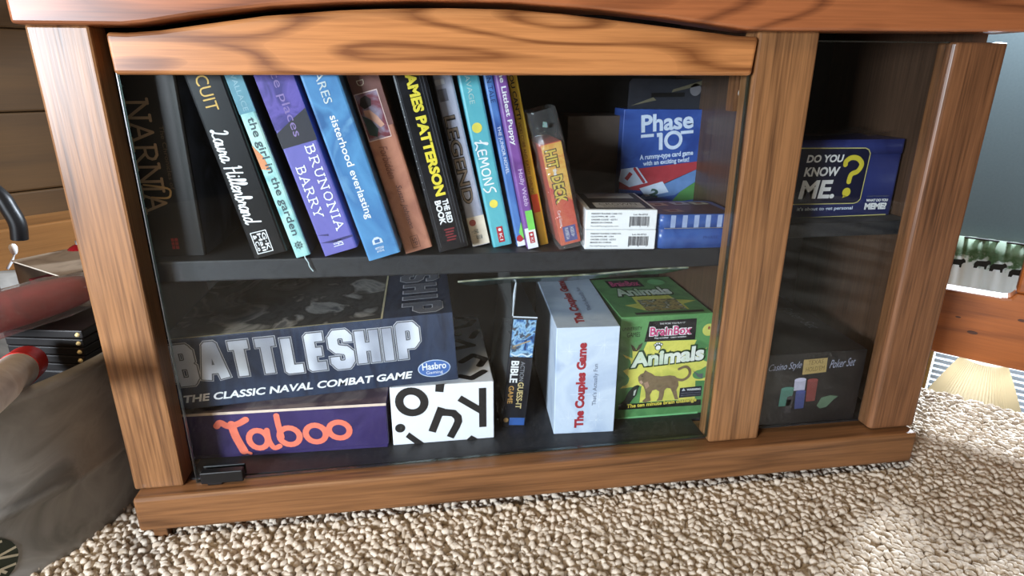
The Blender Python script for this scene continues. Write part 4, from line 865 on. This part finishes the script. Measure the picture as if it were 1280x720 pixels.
p.rect(top(.113), .02, .15, .16, .2, plain((70, 66, 62), .5)); p.text(Frame((.150, .20, .113), (0, -1, 0), (1, 0, 0)), 'Poker Set', (.03, .0, .12, .020), plain((96, 100, 116), .5), shear=.3)
p.build('cover_print', r)

# ------------------------------------------------------------------ tub on the left and what is in it
r = thing('galvanized_tub', 'round galvanised metal tub full of party things left of the cabinet', 'tub', (-.308, .128, 0))
GALV = picture('galvanised_zinc', [(112, 112, 110), (150, 149, 146), (130, 129, 126)], 14, rough=.5, detail=6, metal=.2)
RB, RTp, HT = .268, .294, .235
def rad(z): return RB + (RTp-RB)*z/HT
prof = [(0, .004), (RB-.012, .004), (RB-.003, .008), (RB+.004, .0), (RB+.006, .004), (RB+.003, .012), (rad(.02), .02), (rad(.088), .088), (rad(.095)+.005, .095), (rad(.102)+.006, .102), (rad(.109)+.001, .109), (rad(.115)+.005, .115), (rad(.122), .122), (rad(.222), .222),
        (rad(.225)+.005, .225), (RTp+.008, .231), (RTp+.007, .237), (RTp+.001, .239), (RTp-.003, .235), (rad(.12)-.003, .12), (RB-.004, .012), (0, .010)]
mb = MB(); mb.lathe(prof, GALV, seg=96); mb.build('body', r)
# painted pine emblem on its side, bent round the wall
p = MB(); DKG = plain((28, 38, 22), .6); LN = plain((186, 176, 150), .6)
def TUB(a, z, off=.0008): rr_ = rad(z)+off; return Vector((rr_*math.cos(a), rr_*math.sin(a), z))
a0, zc = -49.5*D2R, .046
ER = .035
def em(u, v): return TUB(a0 + u/.275, zc+v)
N_ = 28; vv = [em(0, 0)]; ff = []
for ring_ in (.5, 1.0):
    vv += [em(ER*ring_*math.cos(2*math.pi*i/N_), ER*ring_*math.sin(2*math.pi*i/N_)) for i in range(N_)]
for i in range(N_): j = (i+1) % N_; ff += [(0, 1+i, 1+j), (1+i, 1+N_+i, 1+N_+j, 1+j)]
p.add(vv, ff, DKG)
def eline(P, w_):
    for (a, b), (c, d) in zip(P[:-1], P[1:]):
        L = math.hypot(c-a, d-b); nx_, ny_ = -(d-b)/L*w_, (c-a)/L*w_
        q = [TUB(a0+(x)/.275, zc+y, .0014) for x, y in ((a-nx_, b-ny_), (c-nx_, d-ny_), (c+nx_, d+ny_), (a+nx_, b+ny_))]; p.add(q, [(0, 1, 2, 3)], LN)
for P in (((-.03, -.012), (-.008, -.006), (.012, .004), (.034, .006)), ((.0, .018), (.012, .004), (.034, -.006)), ((-.02, .02), (-.006, .008), (.006, .0), (.02, -.022)), ((.008, -.028), (.016, -.014), (.03, -.016)), ((-.028, .004), (-.01, .0), (.0, -.012), (-.004, -.03)), ((.0, .034), (.008, .022), (.024, .022))): eline(P, .0016)
e_ = p.build('painted_emblem', r); e_['label'] = 'dark green round badge with pale twigs'
# contents -------------------------------------------------------------------
BASE = .0115
PCASE = plain((24, 21, 21), .45)
r = carton('storage_case', 'deep black case under the small stack of slim cases in the tub', 'case', (-.176, .124, BASE), (.104, .085, .1785), PCASE, yaw=-14, bevel=.003)
for k, nm in enumerate(('lowest', 'second from the bottom', 'middle', 'second from the top', 'topmost')):
    r = thing('slim_case', '%s of the five slim black cases stacked in the tub' % nm, 'case', (-.175 + .0006*k, .122-.0012*k, BASE+.1790+.0117*k), (0, 0, (-15+1.0*k)*D2R), 'slim black cases in the tub')
    mb = MB(); mb.box((0, 0, 0), (.105, .085, .0110), PCASE); mb.build('case_body', r, bevel=.0016)
    mb = MB(); mb.lathe([(0, .0028), (.0021, .0022), (.0030, 0)], plain((244, 220, 160), .35, .1), seg=12, M=Matrix.Translation((.0990, -.0002, .0055)) @ Matrix.Rotation(math.pi/2, 4, 'X')); mb.build('stud', r)
# white tube with red cap
P0, P1 = Vector((-.122, .066, .2215)), Vector((-.058, -.108, .2625)); dirv = (P1-P0).normalized()*.30
r = thing('cardboard_tube', 'white tube with bright red end cap lying over the tub rim', 'tube', P0)
mb = MB(); mb.tube([(0, 0, 0), dirv], .0205, picture('white_tube', [(196, 190, 184), (222, 218, 212), (206, 198, 190)], 20), seg=28); mb.build('tube_body', r)
mb = MB(); mb.tube([-dirv*.01, dirv*.15], .0212, plain((214, 40, 34), .4), seg=28); mb.build('end_cap', r)
def blob(c, rx, ry, rz, ang, seg=20, rings=12, jit=0):
    vv = []; ff = []
    R_ = Matrix.Rotation(ang, 3, 'Z')
    for i in range(rings+1):
        th = math.pi*i/rings
        for j in range(seg):
            ph = 2*math.pi*j/seg; k = 1+random.uniform(-jit, jit)
            f_ = lambda x: math.copysign(abs(x)**.75, x)
            vv.append(Vector(c) + R_ @ Vector((rx*f_(math.cos(th))*k, ry*f_(math.sin(th)*math.cos(ph))*k, rz*f_(math.sin(th)*math.sin(ph))*k)))
    for i in range(rings):
        for j in range(seg): j2 = (j+1) % seg; ff.append((i*seg+j, i*seg+j2, (i+1)*seg+j2, (i+1)*seg+j))
    return vv, ff
r = thing('wrapped_toy', 'red rounded thing in clear plastic wrap lying across the slim black cases', 'toy', (-.146, .112, .2480))
mb = MB(); vv, ff = blob((0, 0, .030), .105, .026, .023, 58*D2R); mb.add(vv, ff, picture('red_plastic', [(140, 28, 28), (176, 42, 38), (120, 22, 24)], 12, rough=.35), True); mb.build('red_body', r)
mb = MB(); vv, ff = blob((.006, -.006, .031), .116, .040, .026, 58*D2R, jit=.05); mb.add(vv, ff, film('toy_wrap', base=.09, rough=.12, bump=1.0, haze=.12), True); mb.build('plastic_wrap', r)
# open cardboard box
KR = picture('grey_kraft', [(128, 110, 92), (150, 132, 112), (138, 120, 100)], 16, rough=.8); DR = plain((110, 26, 32), .6)
r = thing('cardboard_box', 'small open cardboard box with raised flap and red inside, at the back of the tub', 'box', (-.2586, .3077, BASE), (0, 0, -38.8*D2R))
mb = MB(); w_, d_, h_ = .145, .088, .2735
for a, b in (((0, 0, 0), (w_, .002, h_-.085)), ((0, d_-.002, 0), (w_, d_, h_)), ((0, .0, 0), (.002, d_, h_)), ((w_-.002, 0, 0), (w_, d_, h_)), ((0, 0, 0), (w_, d_, .002))): mb.box(a, b, KR)
mb.build('carton', r)
mb = MB(); mb.box((-.001, -.001, h_), (w_+.001, d_, h_+.002), KR); mb.rect(Frame((0, -.001, h_), (1, 0, 0), (0, 0, 1)), 0, 0, w_, .002, plain((206, 196, 180), .7)); mb.build('flap', r)
mb = MB(); mb.prism([(.008, 0), (w_-.045, 0), (w_-.040, .055), (w_-.052, .060)], lambda a, b: (a, d_+.001+b*.12, h_+.002+b), (.0, .002, 0), plain((168, 168, 172), .7)); mb.build('flap', r)
mb = MB(); mb.box((.006, .012, .004), (w_-.006, d_-.006, h_-.030), DR); mb.build('red_lining', r)
# ornament, can, hook, bulb
r = thing('bauble', 'dark red shiny ball between the cardboard box and the cabinet post', 'ornament', (-.192, .368, .247))
mb = MB(); mb.lathe([(.024*math.sin(math.pi*i/14), .024-.024*math.cos(math.pi*i/14)) for i in range(15)], plain((132, 18, 28), .18), seg=24); mb.build('ball', r)
mb = MB(); mb.lathe([(.005, .046), (.0055, .053), (.0, .054)], SILVER, seg=12); mb.build('cap', r)
r = thing('drink_can', 'dark red can cut by the left edge of the photo', 'can', (-.300, .275, .20))
mb = MB(); mb.lathe([(0, 0), (.027, 0), (.030, .006), (.030, .11), (.027, .118), (.0255, .118), (.0245, .114), (0, .114)], plain((112, 20, 22), .35), seg=28); mb.build('can_body', r)
mb = MB(); mb.lathe([(.0303, .022), (.0303, .030)], SILVER, seg=28); mb.build('band', r)
mb = MB(); mb.tube(smooth_path([(-.42, .41, .425), (-.37, .405, .42), (-.335, .40, .398), (-.309, .40, .3699), (-.3004, .40, .3475), (-.2943, .40, .3234), (-.2971, .40, .298)], 6), .0125, plain((16, 16, 18), .4), seg=14)
tag(mb.build('umbrella_handle'), 'thick black curved handle rising out of the tub at the left edge', 'handle')
r = thing('light_bulb', 'tiny white bulb on a short wire beside the black handle', 'bulb', (-.272, .338, .266))
mb = MB(); mb.lathe([(0, .040), (.004, .0385), (.006, .034), (.005, .027), (.003, .023)], plain((240, 240, 240), .2), seg=16); mb.build('globe', r)
mb = MB(); mb.tube([(0, 0, .025), (-.003, -.004, .014), (-.010, -.010, .002)], .0022, WHITE, seg=8); mb.build('wire', r)

# ------------------------------------------------------------------ railing, curtain, lamp beyond the loft edge
r = thing('loft_railing', 'orange knotty pine railing along the loft edge right of the cabinet', 'railing', E0, (0, 0, ROT))
TR_ = -.04
mb = MB()
S0, S1 = -1.3, 2.2; SPC = .158; S_B = .0925
pts = [(S0, .1005), (S1, .1005)]; tops = []
k0 = math.ceil((S0-S_B)/SPC); ks = [k for k in range(-9, 14) if S0+.05 < S_B+SPC*k < S1-.06]
for k in reversed(ks):
    a = S_B+SPC*k; tops += [(a+.052, .2165), (a+.040, .219), (a+.036, .228), (a, .228), (a-.004, .219), (a-.016, .2165)]
mb.prism(pts + tops if False else [(S0, .1005), (S1, .1005), (S1, .2165)] + tops + [(S0, .2165)], lambda a, b: (a, TR_-.018, b), (0, .036, 0), PINE)
KN = picture('knot', [(52, 26, 12), (84, 42, 18), (60, 30, 14)], 120); fk = Frame((0, TR_-.018, 0), (1, 0, 0), (0, 0, 1))
for u, v, a in ((.028, .172, .004), (.052, .150, .0075), (.110, .186, .006), (.21, .14, .008), (.36, .18, .006), (-.12, .15, .007), (.60, .16, .007)): mb.disc(fk, u, v, a, KN, rv=a*.4)
mb.build('bottom_rail', r, bevel=.004)
for k in ks:
    a = S_B+SPC*k; mb = MB(); mb.box((a, TR_-.016, .2285), (a+.036, TR_+.016, .88), PINE); mb.build('baluster', r, bevel=.004)
mb = MB(); mb.box((S0, TR_-.03, .88), (S1, TR_+.03, .93), PINE); mb.build('hand_rail', r, bevel=.006)
for a in (-1.2, .75, 2.0): mb = MB(); mb.box((a, TR_-.018, 0), (a+.05, TR_+.018, .1005), PINE); mb.build('foot_block', r, bevel=.003)
# valance
r = thing('valance', 'white window valance printed with green trees and dark bears', 'curtain', W(0, T_FAR-.06, -.30), (0, 0, ROT))
VC, nt, b = new_mat('valance_cloth'); tc = nd(nt, 'ShaderNodeTexCoord'); sx_ = nd(nt, 'ShaderNodeSeparateXYZ'); nt.links.new(tc.outputs['Object'], sx_.inputs[0])
nz = nd(nt, 'ShaderNodeTexNoise'); nz.inputs['Scale'].default_value = 26; nz.inputs['Detail'].default_value = 4; nt.links.new(tc.outputs['Object'], nz.inputs['Vector'])
md = nd(nt, 'ShaderNodeMath', operation='MULTIPLY_ADD'); md.inputs[1].default_value = .26; nt.links.new(nz.outputs['Fac'], md.inputs[0]); nt.links.new(sx_.outputs['Z'], md.inputs[2])
cr = nd(nt, 'ShaderNodeValToRGB'); e = cr.color_ramp.elements; e[0].position = .02; e[0].color = lin((236, 238, 236)); e[1].position = .05; e[1].color = lin((116, 146, 112)); e.new(.12).color = lin((170, 188, 168)); e.new(-.0).color = lin((240, 240, 238))
nt.links.new(md.outputs[0], cr.inputs['Fac']); nt.links.new(cr.outputs['Color'], b.inputs['Base Color']); b.inputs['Roughness'].default_value = .9
vt = nd(nt, 'ShaderNodeBsdfTranslucent'); nt.links.new(cr.outputs['Color'], vt.inputs[0]); vm = nd(nt, 'ShaderNodeMixShader'); vm.inputs[0].default_value = .5; nt.links.new(b.outputs[0], vm.inputs[1]); nt.links.new(vt.outputs[0], vm.inputs[2]); nt.links.new(vm.outputs[0], nt.nodes['Material Output'].inputs['Surface'])
vv = []; ff = []; nx = 140
for j in range(9):
    for i in range(nx+1):
        s = -.14+1.22*i/nx; vv.append((s, .008*math.sin(s*70)+.004*math.sin(s*31) - .01, (.03-.62*j/8)))
for j in range(8):
    for i in range(nx): q = j*(nx+1)+i; ff.append((q, q+nx+1, q+nx+2, q+1))
mb = MB(); mb.add(vv, ff, VC, True); o = mb.build('cloth', r); sm_ = o.modifiers.new('thick', 'SOLIDIFY'); sm_.thickness = .002
BEAR = [(-.05, 0), (-.05, .03), (-.035, .045), (0, .048), (.03, .05), (.045, .058), (.06, .05), (.066, .035), (.05, .03), (.042, .02), (.042, 0), (.028, 0), (.024, .014), (-.02, .014), (-.026, 0)]
for k, (s, z) in enumerate(((.09, -.13), (.16, -.135), (.245, -.15), (.285, -.135), (.42, -.14), (.55, -.15), (-.02, -.14))):
    mb = MB(); mb.prism([(s+a*.62, z+b_*.9) for a, b_ in BEAR], lambda a, b_: (a, -.042, b_), (0, .003, 0), BLACK); mb.build('bear_print', r)
mb = MB(); mb.tube([(-.18, -.012, .025), (1.12, -.012, .025)], .006, plain((40, 38, 36), .6)); mb.build('curtain_rod_shadow', r)  # rod coloured dark to draw the shadow line above the valance
# blinds
r = thing('window_blind', 'white slatted blind in the window behind the lampshade', 'blind', W(0, T_FAR+.045, 0), (0, 0, ROT))
mb = MB(); SL = plain((206, 214, 222), .6)
for k in range(36):
    z = WZ0+.03+k*.036; mb.add([(WS0+.01, -.012, z), (WS1-.01, -.012, z), (WS1-.01, .012, z+.016), (WS0+.01, .012, z+.016)], [(0, 1, 2, 3)], SL)
o = mb.build('slats', r); sm_ = o.modifiers.new('thick', 'SOLIDIFY'); sm_.thickness = .002
mb = MB(); mb.box((WS0+.005, -.02, WZ1-.04), (WS1-.005, .02, WZ1), SL); mb.build('head_rail', r)
# lamp downstairs
r = thing('floor_lamp', 'cream pleated lampshade seen past the loft edge at the right', 'lamp', W(.152, 1.5, -2.3), (0, 0, ROT))
SHD, nt, b = new_mat('shade_cloth'); b.inputs['Base Color'].default_value = lin((196, 190, 170)); b.inputs['Roughness'].default_value = .9; b.inputs['Transmission Weight'].default_value = 0
nt2 = nt; trl = nd(nt, 'ShaderNodeBsdfTranslucent'); trl.inputs[0].default_value = lin((206, 200, 180)); mxs = nd(nt, 'ShaderNodeMixShader'); mxs.inputs[0].default_value = .45
nt.links.new(b.outputs[0], mxs.inputs[1]); nt.links.new(trl.outputs[0], mxs.inputs[2]); nt.links.new(mxs.outputs[0], nt.nodes['Material Output'].inputs['Surface'])
mb = MB(); vv = []; ff = []; N_ = 144
for i in range(N_):
    a = 2*math.pi*i/N_; q = 1 + (.018 if i % 2 else -.018)
    for rr_, z in ((.068, 1.838), (.10, 1.77), (.150, 1.652)): vv.append((rr_*q*math.cos(a), rr_*q*math.sin(a), z))
for i in range(N_):
    j = (i+1) % N_
    for k in range(2): ff.append((i*3+k, i*3+k+1, j*3+k+1, j*3+k))
mb.add(vv, ff, SHD); mb.build('lamp_shade', r)
BR_ = plain((120, 92, 54), .35, .6)
mb = MB(); mb.tube([(0, 0, .02), (0, 0, 1.80)], .011, BR_); mb.tube([(-.066, 0, 1.835), (.066, 0, 1.835)], .002, BR_, seg=6); mb.build('pole', r)
mb = MB(); mb.lathe([(0, 0), (.13, 0), (.13, .012), (.03, .03), (.012, .05)], BR_); mb.build('base', r)
l = bpy.data.lights.new('bulb', 'POINT'); l.energy = 2.5; l.color = (1, .9, .74); l.shadow_soft_size = .03  # unseen point light added inside the shade to brighten its cloth
lo = bpy.data.objects.new('bulb', l); COL.objects.link(lo); lo.location = W(.152, 1.5, -2.3+1.73)
